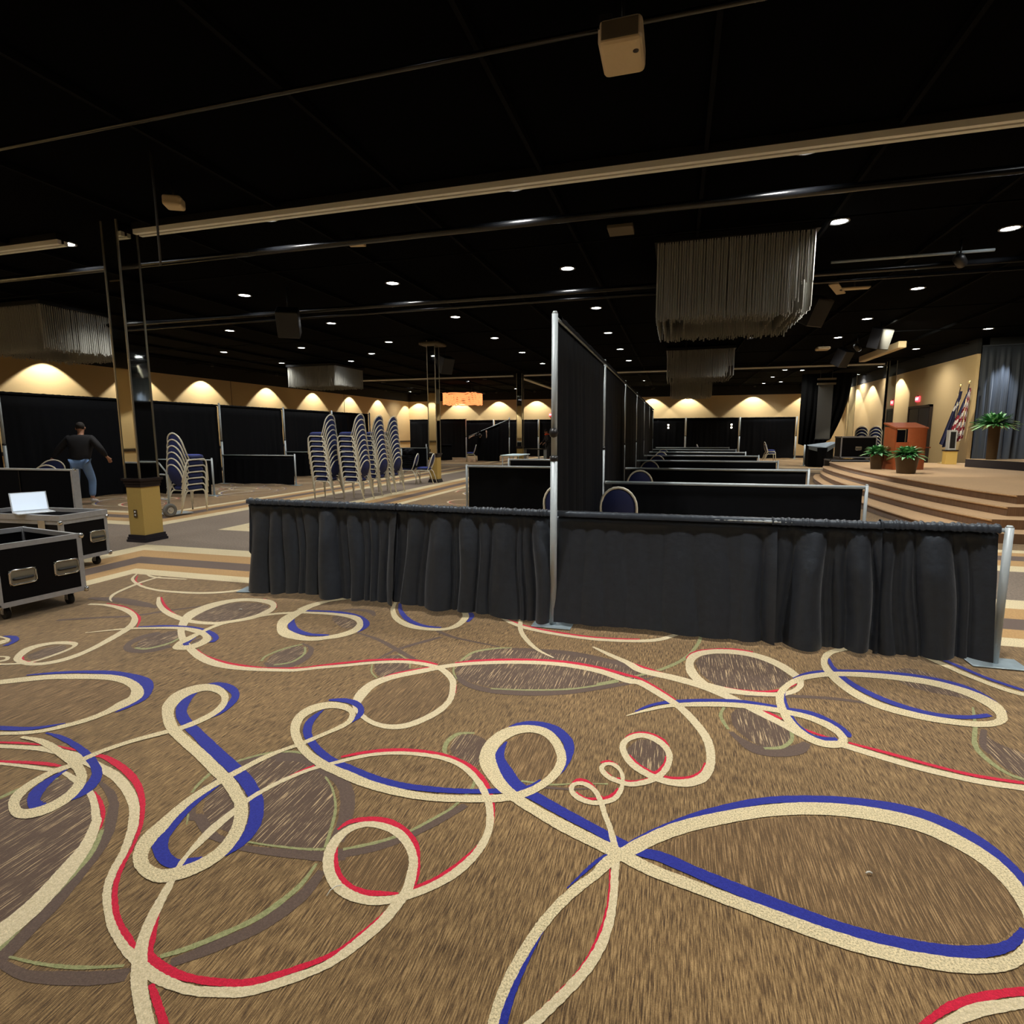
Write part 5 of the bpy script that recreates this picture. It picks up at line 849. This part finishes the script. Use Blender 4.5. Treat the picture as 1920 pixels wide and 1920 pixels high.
# ================================================================ CEILING FITTINGS
DL = [(-8.05, 2.4), (-4.45, 2.4), (-1.03, 2.4), (2.1, 2.4), (5.4, 2.35),
 (-11.2, 5.85), (-7.82, 5.85), (-4.43, 5.88), (-1.03, 5.88), (2.95, 4.75), (5.37, 5.75), (-11.15, 9.1), (-7.85, 9.0), (-4.46, 9.2), (-.98, 9.2), (5.47, 9.3), (9.1, 9.1),
 (-14.45, 12.45), (-11.25, 12.4), (-7.9, 12.2), (-4.49, 12.47), (-1.1, 12.6), (2.14, 12.7), (5.47, 12.5), (-14.6, 15.7), (-11.6, 16.0), (-9.74, 14.35), (-4.5, 15.7), (-1.07, 15.95), (2.98, 14.75), (5.53, 15.5), (9.2, 15.1),
 (-4.54, 19.1), (-1.04, 19.2), (8.8, 19.0), (-15.1, 25.0), (-10.3, 25.6), (-9.05, 25.0), (-.96, 25.1), (5.6, 24.9), (6.4, 25.3), (9.45, 24.8), (-15.2, 28.7), (-.93, 28.45), (5.6, 28.4), (9.5, 28.4),
 (-12.3, 32.0), (-.96, 32.0), (5.7, 32.4), (6.5, 31.6), (-9.2, 31.6), (-16.8, 31.8)]
HID = [(x, y) for y in (-.95, -4.3, -7.6) for x in (-14.5, -11.2, -7.85, -4.45, -1.03, 2.35, 5.4, 8.9)]  # unseen rows continuing the grid, added to light the foreground
dl0 = thing('downlight', '-', 'downlight', (0, 0, 0))
MB().lathe([(.135, 0), (.14, -.012), (.115, -.018), (.108, 0)], (0, 0, 0), 24).build('trim_ring', mat('white_trim_ring', (.25, .25, .25), .5), dl0)
MB().lathe([(.001, -.006), (.108, -.006), (.108, -.001), (.001, -.001)], (0, 0, 0), 24).build('lens', M_LAMP, dl0); freeze(dl0)
first = True
rows_ = {}
for i, (x, y) in enumerate(DL+HID):
    o = dl0 if first else copy_tree(dl0); first = False; o.location = (x, y, CEIL-.002)
    if i < len(DL):
        rows_.setdefault(round(y/3.3), []).append((x, o))
    o['group'] = 'recessed ceiling downlights'; o['label'] = 'round recessed downlight behind and above the camera, out of the photo'
    spot('downlight_beam', (x, y, CEIL-.04), (x, y, 0), DOWN_E*((2.2 if (x, y) == (2.95, 4.75) else 1) if i < len(DL) else (((1.9 if x > -2 and x < 3 else 1.0) if y > -2 else .30))), 136, .9, (1, .965, .90), .09)
for r_ in sorted(rows_):
    for j, (x, o) in enumerate(sorted(rows_[r_], key=lambda q: q[0])):
        o['label'] = 'white ceiling downlight, %s from the left in the %s row' % (ORD[j], ORD[min(r_-1, 13)])
# wall washers
WL = [(-17.4, y) for y in (8.9, 12.0, 15.0, 18.9, 22.5, 26.1, 29.5)]+[(-17.4, y) for y in (5.6, 2.2, -1.2, -4.6)]
WF = [(x, 33.4) for x in (-17.2, -14.0, -11.1, -8.4, -4.6, -.7, 1.5, 5.35, 8.4)]
WR = [(9.2, y) for y in (29.3, 26.9, 23.3)]
wf0 = thing('wall_washer', '-', 'wall washer', (0, 0, 0)); MB().lathe([(.06, 0), (.06, -.07), (.05, -.07), (.045, -.02), (.001, -.02)], (0, 0, 0), 14).build('can', M_BLACKPL, wf0); freeze(wf0)
first = True
WN = [(x, -8.4) for x in (-16, -12.5, -9)]
for nm, L_, tg in (('left', WL, (-.05, 0)), ('far', WF, (0, .05)), ('right', WR, (.05, 0)), ('near', WN, (0, -.05))):
    for i, (x, y) in enumerate(L_):
        o = wf0 if first else copy_tree(wf0); first = False; o.location = (x, y, 4.36); o['group'] = 'wall washers'
        o['label'] = 'small black wall washer, number %d along the %s wall' % (i+1, nm); o['label'] = '%s small black wall washer along the %s wall' % (ORD[i], nm)
        MB().tube([(0, 0, -.02), (0, 0, CEIL-4.36)], .01, 6).build('stem', M_BLACKPL, o)
        spot('washer_beam', (x, y, 4.27), (x+tg[0]*.3, y+tg[1]*.3, 2.9), WASH_E, 97, .16, (1, .95, .82), .02)
spot('stage_beam', (10.34, 16.42, 4.13), (10.37, 16.66, 2.6), 420, 46, .9, (.80, .90, 1), .04)
spot('stage_beam', (6.0, 12.5, 4.3), (9.6, 17.5, 1.2), 700, 75, .8, (1, .93, .70), .05)
spot('stage_beam', (4.2, 9.0, 4.3), (6.6, 12.2, .8), 420, 50, .8, (1, .96, .88), .05)
spot('table_beam', (-5, 15.5, 4.3), (-4.9, 17, .8), 250, 60, .8, (.85, .95, 1), .05)
# ducts close beside the rows of downlights
def duct(y, x0, x1, z, r, label):
    o = MB().tube([(x0-(x0+x1)/2, 0, 0), (x1-(x0+x1)/2, 0, 0)], r, 20).build('ceiling_duct', M_PIPE); o.location = ((x0+x1)/2, y, z); return tag(o, label, 'duct', 'round black ceiling ducts')
duct(2.70, -13.5, 9.3, 4.10, .045, 'round black duct just beyond the front folding-wall track'); duct(6.24, -14.5, 9.3, 4.10, .045, 'upper black duct in front of the large crystal chandelier'); duct(6.55, -14.5, 9.3, 4.04, .03, 'thin black pipe beside the duct by the large chandelier')
duct(-.10, -9.0, 5.0, 4.30, .02, 'round black duct high over the front row, faint highlight at left')
# junk on the ceiling
def ceil_box(name, loc, size, rz, mt, label, cat, bv=.02, rx=0, ry=0, hang=True):
    t = thing(name, label, cat, loc, 0)
    o = MB().box([-s/2 for s in size], [s/2 for s in size]).build('housing', mt, t); o.rotation_euler = (rx, ry, rz); bevel(o, bv, 3)
    if hang: MB().tube([(0, 0, size[2]*.3), (0, 0, CEIL-loc[2])], .012, 8).build('hanger', M_BLACKPL, t)
    return t, o
t, o = ceil_box('projector', (.50, -.42, 3.97), (.27, .36, .15), .0, M_BEIGEPL, 'beige ceiling projector hanging over the front row', 'projector', .035)
MB().box((-.11, -.184, -.05), (.11, -.178, .05)).build('front_grille', M_BEIGED, o)
for x, y in ((.09, .02),): MB().lathe([(.018, -.079), (.018, -.074)], (x, y-.09, 0), 12).build('foot_screw', M_WOOD, o)
MB().box((-.13, -.14, .02), (-.05, -.17, .10)).build('lens_hood', M_BLACKPL, o)
ceil_box('ceiling_speaker', (-4.76, 1.2, 4.2), (.20, .20, .12), .5, M_BEIGEPL, 'small beige sensor box on the dark ceiling at upper left', 'ceiling box', .03)
ceil_box('ceiling_speaker', (-3.68, 2.84+.5, 4.3), (.24, .20, .04), .2, M_BEIGEPL, 'flat beige ceiling plate behind the front track', 'ceiling box', .01)
ceil_box('ceiling_speaker', (.09, 3.82, 4.28), (.34, .34, .05), 0, M_BEIGED, 'dim square grille on the ceiling in front of the large chandelier', 'ceiling box', .01)
for i, (x, y, z, rz, rx) in enumerate(((-6.6, 5.6, 3.75, .5, .5), (-6.35, 13.05, 3.75, 1.0, .4), (3.35, 8.0, 3.85, .7, .5), (5.9, 16.4, 3.9, .7, .5), (6.0, 13.2, 4.0, .6, .3))):
    t, o = ceil_box('loudspeaker', (x, y, z), (.42, .34, .52), rz, M_BLACKPL, 'hanging black loudspeaker '+['left of the centre, above the chair stacks', 'beside the second column near the ceiling', 'just right of the large crystal chandelier', 'below the far right ceiling lights', 'near the stage ceiling at the right'][i], 'loudspeaker', .02, rx)
    MB().box((-.19, -.175, -.24), (.19, -.171, .24)).build('speaker_grille', mat('speaker_grille_cloth', (.03, .03, .03), .8), o)
t, o = ceil_box('screen_case', (7.2, 17.2, 4.12), (.22, 3.6, .20), .02, M_BEIGEPL, 'long beige motorised screen case on the ceiling above the lectern', 'screen case', .03)
for i, (x, y, l, rz) in enumerate(((3.7, 7.9, .9, 1.2), (4.0, 7.95, .5, 0))):
    ceil_box('ceiling_diffuser', (x, y, 4.2), (l, .16, .03), rz, M_BEIGEPL, ['slanting pale strip right of the large chandelier', 'short pale plate right of the large chandelier'][i], 'ceiling box', .01)
ceil_box('ceiling_diffuser', (2.8+2.5, 16.3, 4.2), (.4, .4, .1), 0, M_BEIGEPL, 'round beige fitting above the stage side dividers', 'ceiling box', .05)
def spotlight(loc, tgt, label):
    t = thing('track_spotlight', label, 'spotlight', loc)
    o = MB().lathe([(.05, -.12), (.075, -.10), (.08, .08), (.055, .12), (.02, .14)], (0, 0, 0), 14).build('lamp_head', M_BLACKPL, t)
    o.rotation_euler = (Vector(loc)-Vector(tgt)).to_track_quat('Z', 'Y').to_euler()
    MB().lathe([(.001, -.121), (.05, -.121), (.05, -.118), (.001, -.118)], (0, 0, 0), 14).build('lamp_lens', mat('spot_lens', (1, 1, 1), .3, emis=(.9, .95, 1), estr=2), o)
    MB().tube([(0, 0, .05), (0, 0, CEIL-loc[2])], .012, 8).build('yoke', M_BLACKPL, t)
spotlight((4.95, 6.15, 4.12), (7, 9, 3.2), 'bright little spotlight on a bar near the right edge of the ceiling')
spotlight((6.0, 15.2, 4.05), (9, 17, 1), 'angled spotlight under the ceiling above the far dividers')
o = tag(MB().tube([(-1.1, 0, 0), (1.1, 0, 0)], .022, 10).build('lighting_bar', M_ALU), 'silver lighting bar near the right edge of the ceiling', 'bar'); o.location = (4.3, 6.2, 4.25)
for i, (x, y) in enumerate(((-5.15, -.5), (-4.35, .55))):
    P = [(0, 0, CEIL-3.45), (.01, 0, .5), (0, .01, .1), (.03, 0, 0)] if i == 0 else [(0, 0, CEIL-3.45+0), (0, .01, .4), (.01, 0, -.15)]
    o = tag(MB().tube(P, .012, 6).build('hanging_cable', mat('grey_cable', (.05, .05, .05), .6)), ['left dangling cable in the dark upper left ceiling', 'long straight cable above the nearest column'][i], 'cable', 'dangling ceiling cables'); o.location = (x, y, 3.45)

# ================================================================ CHANDELIERS
def chandelier(x0, y0, wx, wy, ztop, zbot, label, seed, lit=False, step=.045):
    t = thing('chandelier', label, 'chandelier', (x0, y0, zbot), 0, 'square crystal chandeliers'); rnd = random.Random(seed); H = ztop-zbot
    MB().box((-.06, -.06, H), (wx+.06, wy+.06, H+.08)).build('frame', M_DUCT, t)
    for px in (.2, wx-.2):
        for py in (.2, wy-.2): MB().tube([(px, py, H+.08), (px, py, CEIL-zbot)], .01, 6).build('suspension_rod', M_BLACKPL, t)
    b = MB()
    if lit:
        for r_ in range(7):
            z = H*(r_+.5)/7
            for sgn in range(4):
                pass
            P = []
            for k in range(64):
                a = 2*PI*k/64; c, s = math.cos(a), math.sin(a); P.append((wx/2+wx/2*math.copysign(abs(c)**.4, c), wy/2+wy/2*math.copysign(abs(s)**.4, s), z+.03*math.sin(14*a+r_)))
            b.tube(P, H/14*.80, 6, 0, True)
        o = b.build('glass_ribbons', mat('orange_glass', (1, .35, .12), .4, emis=(1, .30, .10), estr=.95, noise=.2, nscale=5), t); return t
    def rod(x, y, l):
        w_ = .012; z1 = H; z0 = H-l
        b.add([(x-w_, y, z1), (x, y-w_, z1), (x+w_, y, z1), (x, y+w_, z1), (x-w_, y, z0), (x, y-w_, z0), (x+w_, y, z0), (x, y+w_, z0)], [(0, 1, 5, 4), (1, 2, 6, 5), (2, 3, 7, 6), (3, 0, 4, 7), (4, 5, 6, 7)])
    n = int(wx/step); m = int(wy/step)
    for layer in (0, .09, .2, .4):
        for i in range(n+1):
            x = layer+(wx-2*layer)*i/n
            cut = .62 if (wx-x < .14) else (.84 if wx-x < .26 else 1)
            for y in (layer, wy-layer): rod(x+rnd.uniform(-.006, .006), y, H*(1-rnd.uniform(0, .07))*(cut if y < wy/2 else 1))
        for i in range(m+1):
            y = layer+(wy-2*layer)*i/m
            for x in (layer, wx-layer): rod(x, y+rnd.uniform(-.006, .006), H*(1-rnd.uniform(0, .08))*(.95 if x > wx/2 else 1))
    o = b.build('crystal_rods', M_CRYST, t); o['kind'] = 'stuff'; return t
chandelier(.56, 4.72, 2.1, 2.1, 4.33, 3.2, 'largest square chandelier of hanging crystal rods, right of the centre', 1, step=.034)
chandelier(.52, 15.9, 2.1, 2.1, 4.28, 3.36, 'middle crystal chandelier, second along the right of the spine', 2)
chandelier(.50, 28.0, 2.1, 2.1, 4.25, 3.42, 'farthest and smallest crystal chandelier above the dividers', 3, step=.07)
chandelier(-14.2, 4.75, 2.15, 2.1, 4.28, 3.32, 'big crystal chandelier at the left edge of the photo', 4)
chandelier(-14.55, 16.0, 2.2, 2.1, 4.28, 3.46, 'crystal chandelier left of the centre, above the long left row', 5)
chandelier(-12.9, 28.0, 2.1, 1.9, 4.0, 3.30, 'glowing orange chandelier of wavy glass in the far left corner', 6, True)
for i, x in enumerate((.38, 4.03)):
    t = thing('wall_sconce', ['left', 'right'][i]+' twin warm wall light showing at the far wall drapes', 'sconce', (x, 32.30, 1.94), 0, 'twin warm sconces')
    MB().box((-.03, 0, -.12), (.03, .03, .12)).build('backplate', M_BLACKPL, t)
    for z in (-.085, .085): MB().lathe([(.001, -.05), (.045, -.04), (.05, 0), (.045, .04), (.001, .05)], (0, -.05, z), 12).build('shade', M_WARM, t)
# far table
t = thing('folding_table', 'pale blue-white topped table left of the tall centre pole', 'table', (-4.95, 16.4, 0), 0)
bevel(MB().box((-.36, -.8, .72), (.36, .8, .76)).build('tabletop', mat('pale_tabletop', (.55, .68, .72), .3, spec=.6), t), .01)
for x in (-.30, .30):
    for y in (-.7, .7): MB().tube([(x, y, 0), (x, y, .72)], .02, 8).build('leg', M_ALU, t)
MB().tube([(-.30, -.7, .12), (.30, -.7, .12)], .015, 8).build('stretcher', M_ALU, t)
t = thing('folding_table', 'small dark table near the person in the orange collar', 'table', (-6.3, 25.0, 0), 0)
MB().box((-.6, -.3, .70), (.6, .3, .74)).build('tabletop', M_BLACKPL, t)
for x in (-.55, .55): MB().box((x-.02, -.28, 0), (x+.02, .28, .70)).build('leg', M_ALU, t)

# ================================================================ PEOPLE
M_SKIN = mat('skin', sr(190, 140, 112), .55); M_SKINL = mat('pale_skin', sr(226, 190, 168), .5); M_HAIR = mat('dark_short_hair', (.02, .016, .014), .8)
def skin_mesh(name, J, E_, mt, parent, sub=2):
    me = bpy.data.meshes.new(name); me.from_pydata([J[k][:3] for k in J], [], [])
    keys = list(J); me = bpy.data.meshes.new(name); me.from_pydata([J[k][:3] for k in keys], [(keys.index(a), keys.index(b)) for a, b in E_], [])
    o = bpy.data.objects.new(name, me); C.objects.link(o)
    m = o.modifiers.new('skin', 'SKIN'); m.use_smooth_shade = True
    for i, k in enumerate(keys):
        r = J[k][3]; r = r if isinstance(r, tuple) else (r, r); me.skin_vertices[0].data[i].radius = r; me.skin_vertices[0].data[i].use_root = (i == 0)
    s = o.modifiers.new('sub', 'SUBSURF'); s.levels = sub; s.render_levels = sub
    bpy.context.view_layer.update(); nm = bpy.data.meshes.new_from_object(o.evaluated_get(bpy.context.evaluated_depsgraph_get()))
    bpy.data.objects.remove(o); nm.materials.clear(); nm.materials.append(mt)
    for p in nm.polygons: p.use_smooth = True
    q = bpy.data.objects.new(name, nm); C.objects.link(q); q.parent = parent; return q
def person(loc, rz, J, label, shirt, trousers, shoe, skin=M_SKIN, group=None, hair=M_HAIR, sleeves=True, bk=1.0):
    """J: joints in metres, x right, y forward, z up"""
    t = thing('person', label, 'person', loc, rz, group)
    g = {k: Vector(v) for k, v in J.items()}
    B = {'pel': (*g['pel'], (.13, .10)), 'spi': (*g['spi'], (.12, .09)), 'che': (*g['che'], (.14, .10)), 'nek': (*g['nek'], .055), 'jaw': (*g['jaw'], (.065, .075)), 'hed': (*g['hed'], (.078, .092)), 'crn': (*g['crn'], (.06, .07))}
    E_ = [('pel', 'spi'), ('spi', 'che'), ('che', 'nek'), ('nek', 'jaw'), ('jaw', 'hed'), ('hed', 'crn')]
    for s in 'lr':
        B['sh'+s] = (*g['sh'+s], .058); B['el'+s] = (*g['el'+s], .042); B['wr'+s] = (*g['wr'+s], .028); d = (g['wr'+s]-g['el'+s]).normalized()
        hp = g['wr'+s]+d*.055; B['pm'+s] = (*hp, (.036, .02)); E_ += [('che', 'sh'+s), ('sh'+s, 'el'+s), ('el'+s, 'wr'+s), ('wr'+s, 'pm'+s)]
        sd = d.cross(Vector((0, 1, 0))).normalized()
        if sd.length < .1: sd = Vector((1, 0, 0))
        nn = d.cross(sd)
        for f in range(4):
            a = hp+d*.035+sd*(f-1.5)*.021; l = (.065, .078, .072, .055)[f]
            B['f%d%s' % (f, s)] = (*a, .010); B['g%d%s' % (f, s)] = (*(a+d*l*.55+nn*.012), .009); B['h%d%s' % (f, s)] = (*(a+d*l*.85+nn*.035), .008)
            E_ += [('pm'+s, 'f%d%s' % (f, s)), ('f%d%s' % (f, s), 'g%d%s' % (f, s)), ('g%d%s' % (f, s), 'h%d%s' % (f, s))]
        a = g['wr'+s]+d*.04+sd*.035; B['t1'+s] = (*a, .011); B['t2'+s] = (*(a+d*.035+sd*.02), .010); E_ += [('pm'+s, 't1'+s), ('t1'+s, 't2'+s)]
        B['hp'+s] = (*g['hp'+s], .095); B['kn'+s] = (*g['kn'+s], .062); B['an'+s] = (*g['an'+s], .040); B['to'+s] = (*g['to'+s], (.035, .03)); E_ += [('pel', 'hp'+s), ('hp'+s, 'kn'+s), ('kn'+s, 'an'+s), ('an'+s, 'to'+s)]
    skin_mesh('body', B, E_, skin, t)
    f = (g['hed']-g['nek']).normalized(); fwd = Vector((0, 1, 0)); fwd = (fwd-f*fwd.dot(f)).normalized(); sd = f.cross(fwd)
    b = MB(); b.lathe([(.001, .135), (.045, .125), (.078, .09), (.094, .04), (.092, 0), (.07, -.05)], (0, 0, 0), 18); hr = b.build('hair', hair, t)
    q = fwd.to_track_quat('Y', 'Z'); hr.location = g['hed']-fwd*.018+f*.01; hr.rotation_euler = q.to_euler(); hr.scale = (.92, 1.05, .92)
    fc = MB(); 
    for s in (-1, 1):
        fc.lathe([(.001, -.008), (.010, 0), (.001, .008)], tuple(g['hed']+sd*s*.03+fwd*.088+f*.0), 8); fc.lathe([(.004, -.03), (.016, -.005), (.014, .02), (.004, .032)], tuple(g['hed']+sd*s*.088-fwd*.005-f*.01), 8)
    fc.tube([g['hed']+fwd*.090+f*.0, g['hed']+fwd*.112-f*.035, g['hed']+fwd*.092-f*.042], [.008, .014, .008], 8); fc.tube([g['hed']+fwd*.088-f*.07-sd*.022, g['hed']+fwd*.094-f*.072, g['hed']+fwd*.088-f*.07+sd*.022], .005, 6)
    fc.build('face_features', skin, t)
    S = {'pel': (*(g['pel']-Vector((0, 0, .03))), (.175*bk, .135*bk)), 'spi': (*g['spi'], (.165*bk, .125*bk)), 'che': (*g['che'], (.175*bk, .13*bk)), 'nk': (*(g['che']*.45+g['nek']*.55), (.085, .075))}
    SE = [('pel', 'spi'), ('spi', 'che'), ('che', 'nk')]
    for s in 'lr':
        S['sh'+s] = (*g['sh'+s], .078*bk); S['el'+s] = (*g['el'+s], .060*bk); SE += [('che', 'sh'+s), ('sh'+s, 'el'+s)]
        if sleeves: S['cf'+s] = (*(g['el'+s]*.12+g['wr'+s]*.88), .044); SE += [('el'+s, 'cf'+s)]
    skin_mesh('shirt', S, SE, shirt, t)
    T = {'pel': (*g['pel'], (.15, .12))}; TE = []
    for s in 'lr':
        T['hp'+s] = (*g['hp'+s], .112); T['kn'+s] = (*g['kn'+s], .082); T['cu'+s] = (*(g['kn'+s]*.12+g['an'+s]*.88), .068); TE += [('pel', 'hp'+s), ('hp'+s, 'kn'+s), ('kn'+s, 'cu'+s)]
        d = (g['to'+s]-g['an'+s]).normalized()
        skin_mesh('shoe', {'a': (*(g['an'+s]-d*.05-Vector((0, 0, .02))), (.045, .045)), 'b': (*(g['an'+s]+d*.06-Vector((0, 0, .02))), (.05, .05)), 'c': (*g['to'+s], (.048, .032))}, [('a', 'b'), ('b', 'c')], shoe, t)
    skin_mesh('trousers', T, TE, trousers, t); return t
M_SHIRTB = mat('black_tshirt_cloth', (.010, .010, .013), .8); M_JEAN = mat('washed_blue_jeans', sr(118, 150, 196), .8, noise=.3, nscale=4); M_SHOEW = mat('white_trainer', (.6, .58, .55), .5); M_DKP = mat('dark_trousers', (.015, .015, .02), .8)
J1 = dict(pel=(0, 0, .96), spi=(0, .04, 1.14), che=(0, .10, 1.38), nek=(0, .15, 1.55), jaw=(-.005, .19, 1.62), hed=(-.01, .20, 1.70), crn=(-.01, .19, 1.78),
    shl=(-.22, .11, 1.46), ell=(-.42, .06, 1.22), wrl=(-.56, .02, 1.00), shr=(.22, .11, 1.46), elr=(.42, .02, 1.22), wrr=(.46, .20, 1.04),
    hpl=(-.10, 0, .92), knl=(-.12, -.02, .50), anl=(-.02, -.30, .15), tol=(-.04, -.20, .035), hpr=(.10, 0, .92), knr=(.12, .20, .52), anr=(.10, .16, .10), tor=(.12, .34, .04))
person((-11.86, 5.10, 0), .52, J1, 'person in black top and light blue jeans walking away at left, dragging two chairs', M_SHIRTB, M_JEAN, M_SHOEW, bk=1.28)
# chairs dragged by the walking person
chair(-12.62, 4.45, .28, 2.5, 'left of the two tilted chairs dragged by the walking person', 'chairs dragged by the walking person', 0, .75)
chair(-12.25, 4.10, .22, 2.3, 'right of the two tilted chairs dragged by the walking person', 'chairs dragged by the walking person', 0, .80)
J2 = dict(pel=(0, 0, .92), spi=(0, .10, 1.10), che=(0, .26, 1.28), nek=(0, .40, 1.40), jaw=(0, .46, 1.40), hed=(0, .52, 1.44), crn=(0, .58, 1.50),
    shl=(-.18, .30, 1.38), ell=(-.38, .42, 1.46), wrl=(-.56, .46, 1.36), shr=(.18, .30, 1.38), elr=(.36, .42, 1.30), wrr=(.36, .46, 1.58),
    hpl=(-.10, 0, .90), knl=(-.14, .06, .48), anl=(-.15, -.02, .09), tol=(-.17, .16, .04), hpr=(.10, 0, .90), knr=(.14, .10, .48), anr=(.15, .02, .09), tor=(.17, .18, .04))
person((-9.62, 26.2, 0), PI, {k: (-v[0], v[1], v[2]) for k, v in J2.items()}, 'far person in black leaning forward, bare arms lifting a draped crossbar', M_SHIRTB, M_DKP, M_SHOEW, M_SKINL, sleeves=False)
o = tag(MB().tube([(-1.2, 0, -.47), (1.2, 0, .47)], .025, 8).build('crossbar', M_ALU), 'tilted crossbar being lifted by the far person in black', 'crossbar'); o.location = (-9.1, 25.75, 1.86)
drape((-9.8, 25.75), (-8.5, 25.75), 1.58, .03, 'black drape hanging from the tilted crossbar lifted by the far person', None, 1, 300, .18, .05, 10, 20, .02, top1=2.06)
upright(-7.95, 25.8, 2.4, 'tall pole at the high end of the tilted crossbar', 'far tall poles', r=.03)
J3 = dict(pel=(0, 0, .94), spi=(0, .03, 1.12), che=(0, .06, 1.34), nek=(0, .08, 1.50), jaw=(0, .11, 1.57), hed=(0, .12, 1.65), crn=(0, .11, 1.73),
    shl=(-.18, .06, 1.42), ell=(-.26, .10, 1.16), wrl=(-.22, .30, 1.02), shr=(.18, .06, 1.42), elr=(.26, .10, 1.16), wrr=(.22, .30, 1.02),
    hpl=(-.10, 0, .92), knl=(-.11, .04, .50), anl=(-.11, 0, .09), tol=(-.12, .17, .04), hpr=(.10, 0, .92), knr=(.11, .04, .50), anr=(.11, -.02, .09), tor=(.12, .15, .04))
p3 = person((-5.95, 26.6, 0), 2.2, J3, 'far person in dark clothes and orange scarf, half hidden by the tall centre pole', M_SHIRTB, M_DKP, M_SHOEW, M_SKIN)
b = MB(); b.tube([(.10*math.cos(a), .07+.09*math.sin(a), 1.49) for a in [2*PI*k/14 for k in range(14)]], .05, 8, 0, True); b.build('scarf', mat('orange_scarf', sr(236, 84, 30), .8), p3)
# litter on the carpet
for i, (x, y, rz) in enumerate(((1.62, -2.35, .3), (-.15, -2.93, 1.2), (-2.75, -.42, .2))):
    q_ = (.35, 1, .5)[i]; P = [(-.03*q_, 0, .002), (-.01*q_, .008*q_, .005), (.012*q_, .006*q_, .006), (.03*q_, -.004*q_, .003)]
    o = tag(MB().tube(P, .0035 if i != 1 else .0018, 6).build('paper_scrap', mat('white_scrap', (.7, .68, .6), .6)), ['tiny white paper scrap inside the big blue-edged loop', 'short curl of white thread at the bottom edge of the carpet', 'tiny pale thread inside the dark oval at left'][i], 'litter'); o.location = (x, y, .006); o.rotation_euler = (0, 0, rz)
